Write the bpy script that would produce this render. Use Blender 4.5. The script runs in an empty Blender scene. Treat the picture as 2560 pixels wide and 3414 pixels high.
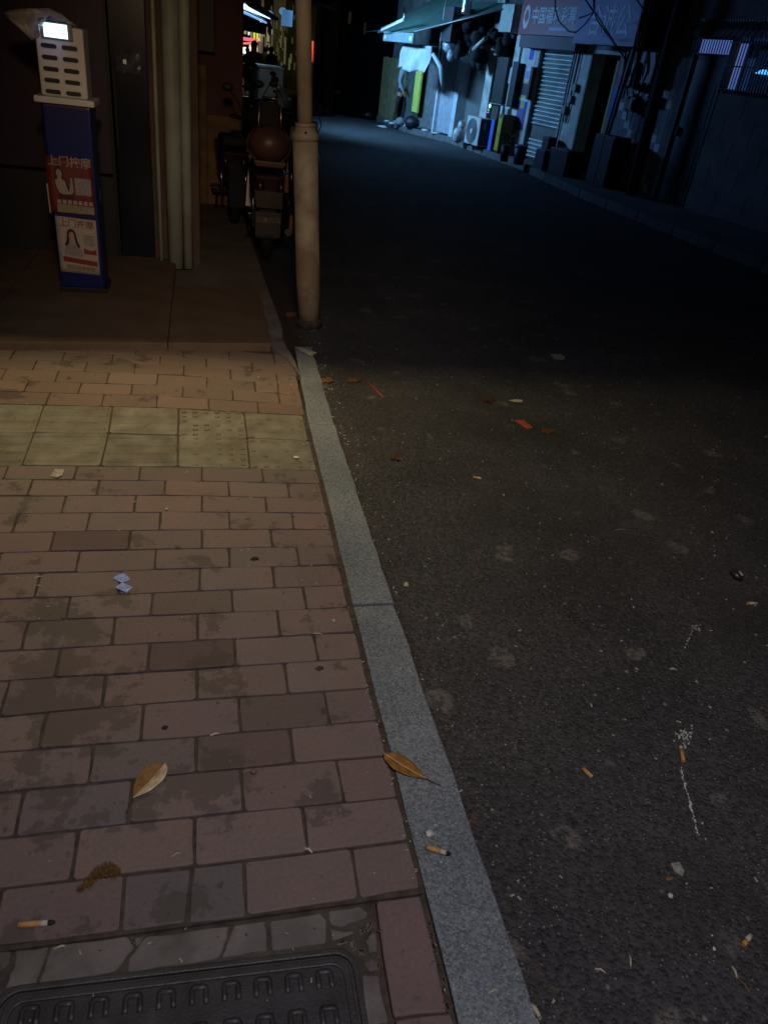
import bpy, bmesh, math, random
from mathutils import Vector, Matrix
R = math.radians
random.seed(7)
S = bpy.context.scene
C = S.collection
# ------------------------------------------------------------------ camera
CAMH = 1.575
PITCH, ROLL, YAW = R(31.3), R(7.75), R(15.9)
_f = Vector((math.sin(YAW)*math.cos(PITCH), math.cos(YAW)*math.cos(PITCH), -math.sin(PITCH)))
_r = Vector((math.cos(YAW), -math.sin(YAW), 0)); _u = _r.cross(_f)
_r2 = math.cos(ROLL)*_r + math.sin(ROLL)*_u
_u2 = -math.sin(ROLL)*_r + math.cos(ROLL)*_u
cam = bpy.data.cameras.new('camera'); camo = bpy.data.objects.new('camera', cam); C.objects.link(camo)
cam.sensor_fit = 'VERTICAL'; cam.sensor_height = 36; cam.sensor_width = 27
FPX = 2466.0
cam.lens = 36*FPX/3414; cam.clip_start = .02; cam.clip_end = 500
M3 = Matrix((_r2, _u2, -_f)).transposed()
camo.matrix_world = Matrix.Translation((0, 0, CAMH)) @ M3.to_4x4()
S.camera = camo
# ------------------------------------------------------------------ world
W = bpy.data.worlds.new('World'); S.world = W; W.use_nodes = True
wn = W.node_tree.nodes; wl = W.node_tree.links
bg = wn['Background']; sky = wn.new('ShaderNodeTexSky'); sky.sky_type = 'NISHITA'; sky.sun_disc = False
sky.sun_elevation = R(2); sky.sun_rotation = R(200)
wl.new(sky.outputs[0], bg.inputs[0]); bg.inputs[1].default_value = .0045
S.view_settings.view_transform = 'Standard'; S.view_settings.look = 'None'
S.view_settings.exposure = 0; S.view_settings.gamma = 1
S.cycles.max_bounces = 5; S.cycles.sample_clamp_indirect = 4; S.cycles.use_denoising = True
# ------------------------------------------------------------------ lamps of the street and added fill lights
def area(name, loc, target, sx, sy, power, col, spread=180, xaxis=None):
    l = bpy.data.lights.new(name, 'AREA'); l.shape = 'RECTANGLE'; l.size = sx; l.size_y = sy
    l.energy = power; l.color = col; l.spread = R(spread)
    o = bpy.data.objects.new(name, l); C.objects.link(o)
    z = (Vector(loc)-Vector(target)).normalized()
    x = Vector(xaxis or (1, 0, 0)); x = (x - z*x.dot(z)).normalized(); y = z.cross(x)
    o.matrix_world = Matrix.Translation(loc) @ Matrix((x, y, z)).transposed().to_4x4()
    return o
def spot(name, loc, target, power, col, angle, blend=1, rad=.05):
    l = bpy.data.lights.new(name, 'SPOT'); l.energy = power; l.color = col
    l.spot_size = R(angle); l.spot_blend = blend; l.shadow_soft_size = rad
    o = bpy.data.objects.new(name, l); C.objects.link(o); o.location = loc
    o.rotation_euler = (Vector(loc)-Vector(target)).to_track_quat('Z', 'Y').to_euler()
    return o
NEARL = (-.35, 3.05, 2.95)      # unseen tube under the added visor, beside the camera
area('near_tube_light', NEARL, (-.25, 4.1, 0), 1.3, .095, 27, (1, .765, .36), 118)
spot('near_fill_light', (.3, -.5, 3.2), (.8, 1.8, 0), 190, (1, .91, .96), 88, 1, .25)  # unseen fill spot for the ground near the camera, no sign built
spot('street_lamp_light', (.0, .1, 2.5), (.42, 5.2, .68), 165, (1, .70, .42), 46, 1, .12)
BL = (.20, .50, .92)
area('far_tube_light', (1.75, 19.6, 2.6), (6.2, 20.6, 1.0), 2.6, .25, 215, BL, 112, (.1, 1, 0))
area('facade_fill_light', (1.75, 19.0, 2.7), (7.0, 13.2, 1.5), 2.0, .25, 26, (.14,.36,.9), 84, (.1, 1, 0))  # blue fill added so the right-hand fronts show
area('far_tube_light', (1.9, 19.0, 2.55), (3.6, 20.0, 0), 2.0, .25, 15, BL, 95, (.1, 1, 0))
# ------------------------------------------------------------------ place finding (survey of the site)
def ray(x, y):
    return _r2*((x-1280)/FPX) + _u2*((1707-y)/FPX) + _f
def gp(x, y, z=0.):
    d = ray(x, y); return Vector((0, 0, CAMH)) + d*((z-CAMH)/d.z)
def yp(x, y, Y):
    d = ray(x, y); return Vector((0, 0, CAMH)) + d*(Y/d.y)
FOv = Vector((7.65, 12.0)); FT = Vector((5.85-7.65, 10.5)).normalized(); FN = Vector((-FT.y, FT.x))
def FO(u, off, z):
    p = FOv + FT*u + FN*off; return Vector((p.x, p.y, z))
def lerp(a, b, t): return a+(b-a)*t
# ------------------------------------------------------------------ mesh builder
class MB:
    def __init__(s): s.v = []; s.f = []; s.sm = []
    def add(s, vs, fs, smooth=False):
        b = len(s.v); s.v += [Vector(v) for v in vs]
        for f in fs: s.f.append([b+i for i in f]); s.sm.append(smooth)
        return s
    def hexa(s, lo, hi):          # two quads (4 points each, counter-clockwise seen from above)
        return s.add(list(lo)+list(hi), [(3,2,1,0),(4,5,6,7),(0,1,5,4),(1,2,6,5),(2,3,7,6),(3,0,4,7)])
    def box(s, x0, x1, y0, y1, z0, z1):
        q = [(x0,y0),(x1,y0),(x1,y1),(x0,y1)]
        return s.hexa([(a,b,z0) for a,b in q], [(a,b,z1) for a,b in q])
    def fbox(s, u0, u1, o0, o1, z0, z1, lean=0):
        q = [(u1,o1),(u0,o1),(u0,o0),(u1,o0)]
        q = [(u0,o0),(u1,o0),(u1,o1),(u0,o1)]
        return s.hexa([FO(a,b,z0) for a,b in q], [FO(a+lean,b,z1) for a,b in q])
    def prism(s, pts, z0, z1, inset=0):
        n = len(pts); c = sum((Vector((p[0],p[1])) for p in pts), Vector((0,0)))/n
        lo = [(p[0],p[1],z0) for p in pts]
        hi = []
        for p in pts:
            d = Vector((p[0],p[1]))-c; l = d.length or 1
            d = d*(1-inset/l); hi.append((c.x+d.x, c.y+d.y, z1))
        s.add(lo+hi, [tuple(range(n-1,-1,-1)), tuple(range(n,2*n))]+[(i,(i+1)%n,n+(i+1)%n,n+i) for i in range(n)])
        return s
    def cyl(s, p0, p1, r0, r1=None, n=12, cap=True):
        r1 = r0 if r1 is None else r1
        return s.tube([p0, p1], [r0, r1], n, cap)
    def tube(s, pts, r, n=8, cap=True):
        pts = [Vector(p) for p in pts]
        rs = r if isinstance(r, (list, tuple)) else [r]*len(pts)
        vs = []; up = None
        for i, p in enumerate(pts):
            d = (pts[min(i+1,len(pts)-1)]-pts[max(i-1,0)]).normalized()
            if up is None: up = Vector((0,0,1)) if abs(d.z) < .9 else Vector((1,0,0))
            x = d.cross(up).normalized(); y = x.cross(d).normalized(); up = y
            for k in range(n):
                a = 2*math.pi*k/n; vs.append(p + (x*math.cos(a)+y*math.sin(a))*rs[i])
        fs = []
        for i in range(len(pts)-1):
            for k in range(n):
                k2 = (k+1) % n; fs.append((i*n+k, i*n+k2, (i+1)*n+k2, (i+1)*n+k))
        b = len(s.v); s.add(vs, fs, True)
        if cap:
            s.f.append([b+k for k in range(n-1,-1,-1)]); s.sm.append(False)
            m = b+(len(pts)-1)*n; s.f.append([m+k for k in range(n)]); s.sm.append(False)
        return s
    def ell(s, c, rx, ry, rz, nu=14, nv=9, jit=0, rot=None, rnd=random):
        c = Vector(c); vs = []; fs = []
        for j in range(nv+1):
            th = math.pi*j/nv
            for i in range(nu):
                ph = 2*math.pi*i/nu; k = 1+rnd.uniform(-jit, jit)
                v = Vector((rx*math.sin(th)*math.cos(ph)*k, ry*math.sin(th)*math.sin(ph)*k, rz*math.cos(th)*k))
                if rot: v = rot @ v
                vs.append(c+v)
        for j in range(nv):
            for i in range(nu):
                fs.append((j*nu+i, (j+1)*nu+i, (j+1)*nu+(i+1)%nu, j*nu+(i+1)%nu))
        return s.add(vs, fs, True)
    def build(s, name, m, parent=None, bevel=0, seg=2, kind=None):
        org = parent_origin(parent)
        me = bpy.data.meshes.new(name)
        me.from_pydata([v-org for v in s.v], [], s.f)
        me.polygons.foreach_set('use_smooth', s.sm); me.materials.append(m)
        me.validate(); me.update()
        if bevel:
            bm = bmesh.new(); bm.from_mesh(me); bmesh.ops.remove_doubles(bm, verts=bm.verts, dist=1e-5)
            bmesh.ops.recalc_face_normals(bm, faces=bm.faces)
            es = [e for e in bm.edges if len(e.link_faces) == 2 and e.calc_face_angle(0) > .5]
            bmesh.ops.bevel(bm, geom=es, offset=bevel, segments=seg, affect='EDGES', profile=.6)
            bm.to_mesh(me); bm.free()
        else:
            bm = bmesh.new(); bm.from_mesh(me); bmesh.ops.recalc_face_normals(bm, faces=bm.faces); bm.to_mesh(me); bm.free()
        o = bpy.data.objects.new(name, me); C.objects.link(o)
        if parent: o.parent = parent
        if kind: o['kind'] = kind
        return o
ORG = {}
def parent_origin(p):
    v = Vector((0,0,0))
    while p is not None:
        v += p.location; p = p.parent
    return v
def thing(name, loc, label, cat, group=None):
    o = bpy.data.objects.new(name, None); C.objects.link(o); o.location = loc; o.empty_display_size = .1
    return tag(o, label, cat, group)
def tag(o, label, cat, group=None, kind=None):
    o['label'] = label; o['category'] = cat
    if group: o['group'] = group
    if kind: o['kind'] = kind
    return o
def struct(o): o['kind'] = 'structure'; return o
def copy_thing(o, delta, label, parent=None):
    c = o.copy(); C.objects.link(c)
    if parent is None: c.location = o.location + Vector(delta); c['label'] = label
    else: c.parent = parent
    for ch in [x for x in bpy.data.objects if x.parent == o]: copy_thing(ch, delta, label, c)
    return c
# ------------------------------------------------------------------ materials
MATS = {}
def nd(m): return m.node_tree.nodes, m.node_tree.links
def mat(name, col, rough=.7, metal=0, var=.15, scale=8, bump=.0, bscale=60, dirt=0, dirtcol=(.03,.025,.02), emit=None, es=0, objcol=False, spec=.5):
    if name in MATS: return MATS[name]
    m = bpy.data.materials.new(name); m.use_nodes = True; MATS[name] = m
    n, l = nd(m); b = n['Principled BSDF']
    b.inputs['Roughness'].default_value = rough; b.inputs['Metallic'].default_value = metal
    b.inputs['Specular IOR Level'].default_value = spec
    geo = n.new('ShaderNodeNewGeometry')
    no = n.new('ShaderNodeTexNoise'); no.inputs['Scale'].default_value = scale; no.inputs['Detail'].default_value = 6
    l.new(geo.outputs['Position'], no.inputs['Vector'])
    mp = n.new('ShaderNodeMapRange'); mp.inputs['From Min'].default_value = .3; mp.inputs['From Max'].default_value = .7
    mp.inputs['To Min'].default_value = 1-var; mp.inputs['To Max'].default_value = 1+var
    l.new(no.outputs[0], mp.inputs[0])
    mx = n.new('ShaderNodeMix'); mx.data_type = 'RGBA'; mx.blend_type = 'MULTIPLY'; mx.inputs[0].default_value = 1
    mx.inputs[6].default_value = (*col, 1); l.new(mp.outputs[0], mx.inputs[7])
    out = mx.outputs[2]
    if objcol:
        oi = n.new('ShaderNodeObjectInfo'); m2 = n.new('ShaderNodeMix'); m2.data_type = 'RGBA'; m2.blend_type = 'MULTIPLY'; m2.inputs[0].default_value = 1
        l.new(out, m2.inputs[6]); l.new(oi.outputs['Color'], m2.inputs[7]); out = m2.outputs[2]
    if dirt:
        n2 = n.new('ShaderNodeTexNoise'); n2.inputs['Scale'].default_value = scale*.45; n2.inputs['Detail'].default_value = 8; n2.inputs['Roughness'].default_value = .65
        l.new(geo.outputs['Position'], n2.inputs['Vector'])
        r = n.new('ShaderNodeMapRange'); r.inputs['From Min'].default_value = .5; r.inputs['From Max'].default_value = .62; r.inputs['To Max'].default_value = dirt
        l.new(n2.outputs[0], r.inputs[0]); m3 = n.new('ShaderNodeMix'); m3.data_type = 'RGBA'
        l.new(r.outputs[0], m3.inputs[0]); l.new(out, m3.inputs[6]); m3.inputs[7].default_value = (*dirtcol, 1); out = m3.outputs[2]
    l.new(out, b.inputs['Base Color'])
    if bump:
        nb = n.new('ShaderNodeTexNoise'); nb.inputs['Scale'].default_value = bscale; nb.inputs['Detail'].default_value = 5
        l.new(geo.outputs['Position'], nb.inputs['Vector'])
        bp = n.new('ShaderNodeBump'); bp.inputs['Strength'].default_value = 1; bp.inputs['Distance'].default_value = bump
        l.new(nb.outputs[0], bp.inputs['Height']); l.new(bp.outputs[0], b.inputs['Normal'])
    if emit:
        b.inputs['Emission Color'].default_value = (*emit, 1); b.inputs['Emission Strength'].default_value = es
    return m
def math_node(n, l, op, a, b=None, c=None):
    x = n.new('ShaderNodeMath'); x.operation = op
    for i, v in enumerate((a, b, c)):
        if v is None: continue
        if isinstance(v, (int, float)): x.inputs[i].default_value = v
        else: l.new(v, x.inputs[i])
    return x.outputs[0]
def paver_mat():
    m = bpy.data.materials.new('clay_paver'); m.use_nodes = True; n, l = nd(m); b = n['Principled BSDF']
    geo = n.new('ShaderNodeNewGeometry'); oi = n.new('ShaderNodeObjectInfo')
    def noise(sc, det=6, ro=.6, off=0):
        t = n.new('ShaderNodeTexNoise'); t.inputs['Scale'].default_value = sc; t.inputs['Detail'].default_value = det; t.inputs['Roughness'].default_value = ro
        mp = n.new('ShaderNodeMapping'); mp.inputs['Location'].default_value = (off, off*.7, 0)
        l.new(geo.outputs['Position'], mp.inputs[0]); l.new(mp.outputs[0], t.inputs['Vector']); return t.outputs[0]
    def rng(v, a, b2, c, d):
        r = n.new('ShaderNodeMapRange'); l.new(v, r.inputs[0])
        for i, k in enumerate((a, b2, c, d)): r.inputs[i+1].default_value = k
        return r.outputs[0]
    def mix(f, a, c, bt='MIX'):
        x = n.new('ShaderNodeMix'); x.data_type = 'RGBA'; x.blend_type = bt
        for i, v in ((0, f), (6, a), (7, c)):
            if isinstance(v, (int, float)): x.inputs[i].default_value = v
            elif isinstance(v, tuple): x.inputs[i].default_value = (*v, 1)
            else: l.new(v, x.inputs[i])
        return x.outputs[2]
    base = mix(rng(noise(7), .35, .65, 0, 1), (.180, .124, .118), (.152, .116, .112))
    base = mix(rng(noise(2.3, off=4), .42, .62, 0, .75), base, (.152, .124, .118))      # greyed, worn faces
    base = mix(1, base, oi.outputs['Color'], 'MULTIPLY')
    grain = mix(1, base, rng(noise(110, 4), .3, .7, .88, 1.12), 'MULTIPLY')
    pores = n.new('ShaderNodeTexVoronoi'); pores.inputs['Scale'].default_value = 210; l.new(geo.outputs['Position'], pores.inputs['Vector'])
    sp = rng(pores.outputs['Distance'], .0, .16, .55, 1)
    grain = mix(.6, grain, sp, 'MULTIPLY')
    # damp patches with their own ragged outline, most of them in the nearer half of the pavement
    sep = n.new('ShaderNodeSeparateXYZ'); l.new(geo.outputs['Position'], sep.inputs[0])
    band = math_node(n, l, 'MULTIPLY', rng(sep.outputs['Y'], 2.35, 1.9, 0, 1), rng(sep.outputs['X'], .15, -.12, 0, 1))
    wet = math_node(n, l, 'ADD', rng(noise(4.2, 9, .68, 11), .3, .7, 0, 1), math_node(n, l, 'MULTIPLY', band, .17))
    wm = rng(wet, .69, .755, 0, .55)
    col = mix(wm, grain, (.044, .036, .034))
    small = rng(noise(17, 5, .5, 3), .69, .73, 0, .7)
    col = mix(small, col, (.045, .03, .027))
    l.new(col, b.inputs['Base Color'])
    l.new(rng(wm, 0, .6, .75, .62), b.inputs['Roughness'])
    bp = n.new('ShaderNodeBump'); bp.inputs['Distance'].default_value = .0013; bp.inputs['Strength'].default_value = .8
    h = math_node(n, l, 'ADD', math_node(n, l, 'MULTIPLY', noise(70, 6), .45), math_node(n, l, 'MULTIPLY', noise(14, 3), 1.2))
    l.new(h, bp.inputs['Height']); l.new(bp.outputs[0], b.inputs['Normal'])
    return m
def speck_mat(name, base, lo, hi, vs, speckle, big=None, bump=.002, rough=.85, stains=False):
    m = bpy.data.materials.new(name); m.use_nodes = True; n, l = nd(m); b = n['Principled BSDF']; b.inputs['Roughness'].default_value = rough
    b.inputs['Specular IOR Level'].default_value = .35
    geo = n.new('ShaderNodeNewGeometry')
    def noise(sc, det=6, ro=.6):
        t = n.new('ShaderNodeTexNoise'); t.inputs['Scale'].default_value = sc; t.inputs['Detail'].default_value = det; t.inputs['Roughness'].default_value = ro
        l.new(geo.outputs['Position'], t.inputs['Vector']); return t.outputs[0]
    def rng(v, a, b2, c, d):
        r = n.new('ShaderNodeMapRange'); l.new(v, r.inputs[0])
        for i, k in enumerate((a, b2, c, d)): r.inputs[i+1].default_value = k
        return r.outputs[0]
    def mix(f, a, c, bt='MIX'):
        x = n.new('ShaderNodeMix'); x.data_type = 'RGBA'; x.blend_type = bt
        for i, v in ((0, f), (6, a), (7, c)):
            if isinstance(v, (int, float)): x.inputs[i].default_value = v
            elif isinstance(v, tuple): x.inputs[i].default_value = (*v, 1)
            else: l.new(v, x.inputs[i])
        return x.outputs[2]
    nz = noise(1.7, 8)
    c = mix(rng(nz, .35, .65, 0, 1), lo, hi)
    v = n.new('ShaderNodeTexVoronoi'); v.inputs['Scale'].default_value = vs; l.new(geo.outputs['Position'], v.inputs['Vector'])
    sepc = n.new('ShaderNodeSeparateColor'); l.new(v.outputs['Color'], sepc.inputs[0])
    stone = rng(sepc.outputs[0], .0, 1, .55, 1.5)
    c = mix(.8, c, stone, 'MULTIPLY')
    hot = math_node(n, l, 'MULTIPLY', rng(sepc.outputs[1], .86, .90, 0, 1), rng(v.outputs['Distance'], .38, .22, 0, 1))
    c = mix(math_node(n, l, 'MULTIPLY', hot, .75), c, speckle)
    v2 = n.new('ShaderNodeTexVoronoi'); v2.inputs['Scale'].default_value = vs*.33; l.new(geo.outputs['Position'], v2.inputs['Vector'])
    s2 = n.new('ShaderNodeSeparateColor'); l.new(v2.outputs['Color'], s2.inputs[0])
    hot2 = math_node(n, l, 'MULTIPLY', rng(s2.outputs[1], .955, .96, 0, 1), rng(v2.outputs['Distance'], .24, .14, 0, 1))
    c = mix(math_node(n, l, 'MULTIPLY', hot2, .8), c, speckle)
    if stains:      # trodden gum and dried splashes
        mp = n.new('ShaderNodeMix'); mp.data_type = 'VECTOR'; mp.inputs[0].default_value = .11
        tn = n.new('ShaderNodeTexNoise'); tn.inputs['Scale'].default_value = 12; tn.inputs['Detail'].default_value = 4; l.new(geo.outputs['Position'], tn.inputs['Vector'])
        l.new(geo.outputs['Position'], mp.inputs[4]); l.new(tn.outputs['Color'], mp.inputs[5])
        v3 = n.new('ShaderNodeTexVoronoi'); v3.voronoi_dimensions = '2D'; v3.inputs['Scale'].default_value = 4.4; l.new(mp.outputs[1], v3.inputs['Vector'])
        s3 = n.new('ShaderNodeSeparateColor'); l.new(v3.outputs['Color'], s3.inputs[0])
        rad = rng(s3.outputs[0], .35, 1, .0, .22)
        d = math_node(n, l, 'SUBTRACT', rad, v3.outputs['Distance'])
        msk = math_node(n, l, 'MULTIPLY', rng(d, .0, .04, 0, .8), rng(noise(38, 3), .42, .56, .25, 1))
        c = mix(msk, c, (.15, .14, .128))
        c = mix(math_node(n, l, 'MULTIPLY', rng(noise(.9, 5), .52, .62, 0, .5), 1), c, (.03, .028, .027))
        sp_ = n.new('ShaderNodeSeparateXYZ'); l.new(geo.outputs['Position'], sp_.inputs[0])   # gutter dirt along the kerb
        gd = math_node(n, l, 'ADD', sp_.outputs['X'], math_node(n, l, 'MULTIPLY', noise(6, 5), .12))
        c = mix(rng(gd, .74, .63, 0, .75), c, (.04, .026, .018))
    l.new(c, b.inputs['Base Color'])
    bp = n.new('ShaderNodeBump'); bp.inputs['Distance'].default_value = bump; bp.inputs['Strength'].default_value = 1
    h = math_node(n, l, 'ADD', rng(v.outputs['Distance'], 0, .6, 1, 0), math_node(n, l, 'MULTIPLY', noise(30, 5), .8))
    l.new(h, bp.inputs['Height']); l.new(bp.outputs[0], b.inputs['Normal'])
    return m
PAVER = paver_mat()
ASPH = speck_mat('asphalt', None, (.040, .040, .043), (.061, .059, .062), 100, (.26, .25, .24), bump=.0055, rough=.8, stains=True)
GRAN = speck_mat('granite', None, (.125, .148, .172), (.20, .224, .248), 190, (.40, .42, .44), bump=.0012, rough=.7)
JOINT = mat('joint_sand', (.058, .046, .035), .95, var=.4, scale=30, bump=.003, bscale=150)
MORTAR = mat('old_mortar', (.150, .132, .128), .9, var=.25, scale=9, bump=.003, bscale=90, dirt=.6, dirtcol=(.06,.055,.05))
IRON = mat('cast_iron', (.048, .049, .053), .5, .35, var=.35, scale=14, bump=.0012, bscale=160, dirt=.3, dirtcol=(.06,.056,.055))
TACT = mat('yellow_tactile_tile', (.185, .174, .138), .8, var=.28, scale=10, bump=.0025, bscale=60, dirt=.6, dirtcol=(.12,.10,.07), objcol=True)
CONC = mat('dusty_concrete', (.17, .13, .10), .85, var=.25, scale=3, bump=.002, bscale=40, dirt=.4, dirtcol=(.09,.07,.05))
RWALK = mat('far_footpath_concrete', (.11, .11, .108), .85, var=.3, scale=2, bump=.004, bscale=20, dirt=.5, dirtcol=(.05,.05,.05))
BLACKP = mat('black_plastic', (.008, .008, .009), .55, var=.2)
BLACKM = mat('dark_metal', (.02, .02, .022), .5, .5, var=.3)
RUBBER = mat('tyre_rubber', (.012, .012, .012), .8)
WHITEP = mat('white_plastic', (.78, .74, .70), .42, var=.06, scale=5, dirt=.12, dirtcol=(.35,.3,.25))
BLUEB = mat('blue_plastic', (.005, .011, .12), .35, var=.15, scale=6, dirt=.3, dirtcol=(.015,.02,.08))
CREAMPIPE = mat('painted_pipe', (.33, .37, .31), .55, var=.18, scale=4, dirt=.5, dirtcol=(.22,.24,.17))
# ================================================================== GROUND
def sheet(name, pts, z, m, th=.0):
    b = MB()
    if th: b.prism(pts, z-th, z)
    else: b.add([(p[0],p[1],z) for p in pts], [tuple(range(len(pts)))])
    return struct(b.build(name, m))
sheet('ground', [(-60,-40),(80,-40),(80,110),(-60,110)], -.14, mat('bare_ground', (.05,.045,.04), .9))
ZR = -.06
rk = [gp(*p, .04) for p in ((1270,405),(1363,443),(1506,477),(1582,506),(1739,561),(1947,660),(2121,718))]
road_pts = [(.40,-4),(7.4,-4),(6.9,6),(6.55,12.6),(6.62,16.1),(6.4,19),(5.7,22),(5.45,25),(5.5,60),(-1,60),(-.2,12),(.40,7)]
b = MB()
xs = [(-.4+i*.75) for i in range(12)]
sheet('road', road_pts, ZR, ASPH)
sheet('pavement_edge', [(-4,4.75),(.50,4.75),(.35,12),(-4,12)], -.02, CONC, .06)
# kerb on the near side
kerb = struct(MB().box(.46,.60,-3,4.7,-.13,-.062).build('kerb', MORTAR))
KX = [(-2.4,.462,.165),(-.93,.462,.165),(.49,.466,.160),(1.90,.480,.140),(3.31,.500,.128),(4.42,.545,.104)]
for i in range(5):
    (ya, xa, wa), (yb, xb, wb) = KX[i], KX[i+1]
    ya += .005; yb -= .005; rr = random.Random(i)
    ks = MB(); n = 14; L = []; Rr = []
    for k in range(n+1):
        t = k/n; x = xa+(xb-xa)*t; y = ya+(yb-ya)*t
        L.append(Vector((x+rr.uniform(-.0022,.0022), y, 0))); Rr.append(Vector((x+lerp(wa,wb,t)+rr.uniform(-.003,.003), y, 0)))
    lo = L+Rr[::-1]
    pts = [(p.x,p.y) for p in Rr+L[::-1]]
    ks.prism(pts, -.12, .002+(.002 if i == 3 else 0))
    ks.build('kerb_stone', GRAN, kerb, bevel=.003, seg=2)
# the worn gutter filler between kerb and bricks is the pavement bed itself
# ------------------------------------------------------------------ brick pavement
YM = gp(600,3085,0).y
pav = struct(MB().box(-4, .50, YM, 4.75, -.06, -.0058).box(-4, .50, -3, YM-.0001, -.06, -.0146).build('brick_pavement', JOINT))
def lerp(a, b, t): return a+(b-a)*t
class Line:     # a course line across the pavement, surveyed at three points
    def __init__(s, *p): s.p = sorted(gp(*q, 0)[:2] for q in p)
    def y(s, x):
        p = s.p
        for i in range(len(p)-1):
            if x <= p[i+1][0] or i == len(p)-2:
                t = (x-p[i][0])/(p[i+1][0]-p[i][0]); t = max(t, -6) if i else max(t, -30)
                if i == 0 and t < 0: return p[0][1] + (x-p[0][0])*SL
                return lerp(p[i][1], p[i+1][1], t)
SL = .0
Lr = {0:((0,1551),(600,1555),(1059,1567)),1:((0,1597),(600,1601),(1074,1612)),2:((0,1652),(600,1650),(1085,1662)),
 3:((0,1711),(600,1705),(1103,1711)),4:((0,1776),(600,1764),(1114,1764)),5:((0,1843),(600,1828),(1125,1820)),
 6:((0,1914),(600,1896),(1141,1882)),7:((0,1997),(600,1973),(1152,1949)),8:((0,2073),(600,2047),(1174,2025)),
 9:((0,2172),(600,2138),(1192,2107)),10:((0,2270),(600,2233),(1214,2192)),11:((0,2390),(600,2335),(1235,2294)),
 12:((0,2507),(600,2460),(1268,2400)),13:((0,2643),(700,2571),(1279,2518)),14:((0,2793),(800,2707),(1340,2658)),
 15:((0,2964),(800,2870),(1364,2802)),16:((0,3157),(800,3059),(1195,2995)),
 -1:((0,1344),(600,1360),(1009,1384)),-2:((0,1303),(600,1321),(1005,1350)),-3:((0,1266),(600,1286),(994,1317)),
 -4:((0,1228),(600,1249),(987,1283)),-5:((0,1196),(600,1215),(987,1252)),-6:((0,1165),(600,1187),(976,1219)),-7:((0,1130),(600,1153),(960,1184))}
LN = {k: Line(*v) for k, v in Lr.items()}
def upx(k, xs):      # brick joints read along the upper line of a course
    out = []
    for x in xs:
        y0 = Lr[k]; 
        for i in range(2):
            if x <= y0[i+1][0] or i == 1:
                t = (x-y0[i][0])/(y0[i+1][0]-y0[i][0]); yy = lerp(y0[i][1], y0[i+1][1], t); break
        out.append(gp(x, yy, 0).x)
    return out
ROWS = [ # (upper line, lower line, joints)
 (0,1,[31,259,470,674,873]),(1,2,[112,334,553,761,958]),(2,3,[222,454,674,884]),(3,4,[65,302,537,763,971]),
 (4,5,[186,439,674,902]),(5,6,[7,269,521,763,988]),(6,7,[139,405,667,908]),(7,8,[237,510,772,1009]),
 (8,9,[99,387,660,924]),(9,10,[206,501,781,1045]),(10,11,[36,356,658,949]),(11,12,[157,481,796,1080]),
 (12,13,[315,654,964]),(13,14,[84,443,805,1121]),(14,15,[263,649,1007]),(15,16,[10,417,814,1169]),
 (-2,-1,[170,349,526,696,858]),(-3,-2,[98,274,443,611,775,927]),(-4,-3,[25,199,367,528,690,848]),
 (-5,-4,[125,293,454,614,768,920]),(-6,-5,[51,219,380,537,688,838]),(-7,-6,[0,150,305,460,614,763,911])]
KE = lambda y: .463 + (0 if y < 1.9 else (y-1.9)*.018 if y < 3.3 else .025+(y-3.3)*.03)
SPEC = {(4,0):(.62,.62,.66),(9,1):(.60,.62,.66),(7,1):(.80,.86,.84),(12,1):(.72,.74,.75),(11,1):(.95,1.0,1.08),(13,0):(.8,.95,1.08),(12,0):(.82,.95,1.0),
        (10,0):(.85,.92,.98),(11,2):(.7,.75,.75)}
rb = random.Random(3)
def brick(q, col, z=0, th=.05, m=PAVER, name='brick', parent=pav, bevel=.004, chip=True):
    g = .0032
    c = sum((Vector(p) for p in q), Vector((0,0)))/4
    pts = []
    for i in range(4):      # inset by half a joint, add a little wear to each edge
        a = Vector(q[i]); d = c-a
        a = a + Vector((math.copysign(g, d.x), math.copysign(g, d.y)))
        pts.append(a)
    out = []
    for i in range(4):
        a, e = pts[i], pts[(i+1)%4]
        d = (e-a)
        nrm = Vector((-d.y, d.x)).normalized()
        for t in ((.035, .5, .965) if chip else (.0,)):
            j = rb.uniform(-.0019, .0019)
            out.append(a+d*t + nrm*j)
    zz = z+rb.uniform(-.0018, .0018)
    tx, ty = rb.uniform(-.006,.006), rb.uniform(-.008,.008)
    n = len(out); mbq = MB()
    hi = [(p.x, p.y, zz+(p.x-c.x)*tx+(p.y-c.y)*ty) for p in out]
    lo = [(p.x, p.y, z-th) for p in out]
    mbq.add(lo+hi, [tuple(range(n-1,-1,-1)), tuple(range(n,2*n))]+[(i,(i+1)%n,n+(i+1)%n,n+i) for i in range(n)])
    o = mbq.build(name, m, parent)
    me = o.data; bm = bmesh.new(); bm.from_mesh(me)
    top = [e for e in bm.edges if all(v.co.z > z-.03 for v in e.verts) and len(e.link_faces) == 2 and any(abs(f.normal.z) > .7 for f in e.link_faces)]
    bmesh.ops.bevel(bm, geom=top, offset=bevel, segments=2, affect='EDGES', profile=.5, offset_type='OFFSET')
    bm.to_mesh(me); bm.free()
    me.polygons.foreach_set('use_smooth', [abs(p.normal.z) < .98 and p.normal.z > .1 for p in me.polygons])
    o.color = (*col, 1)
    return o
BP = .248
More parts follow.
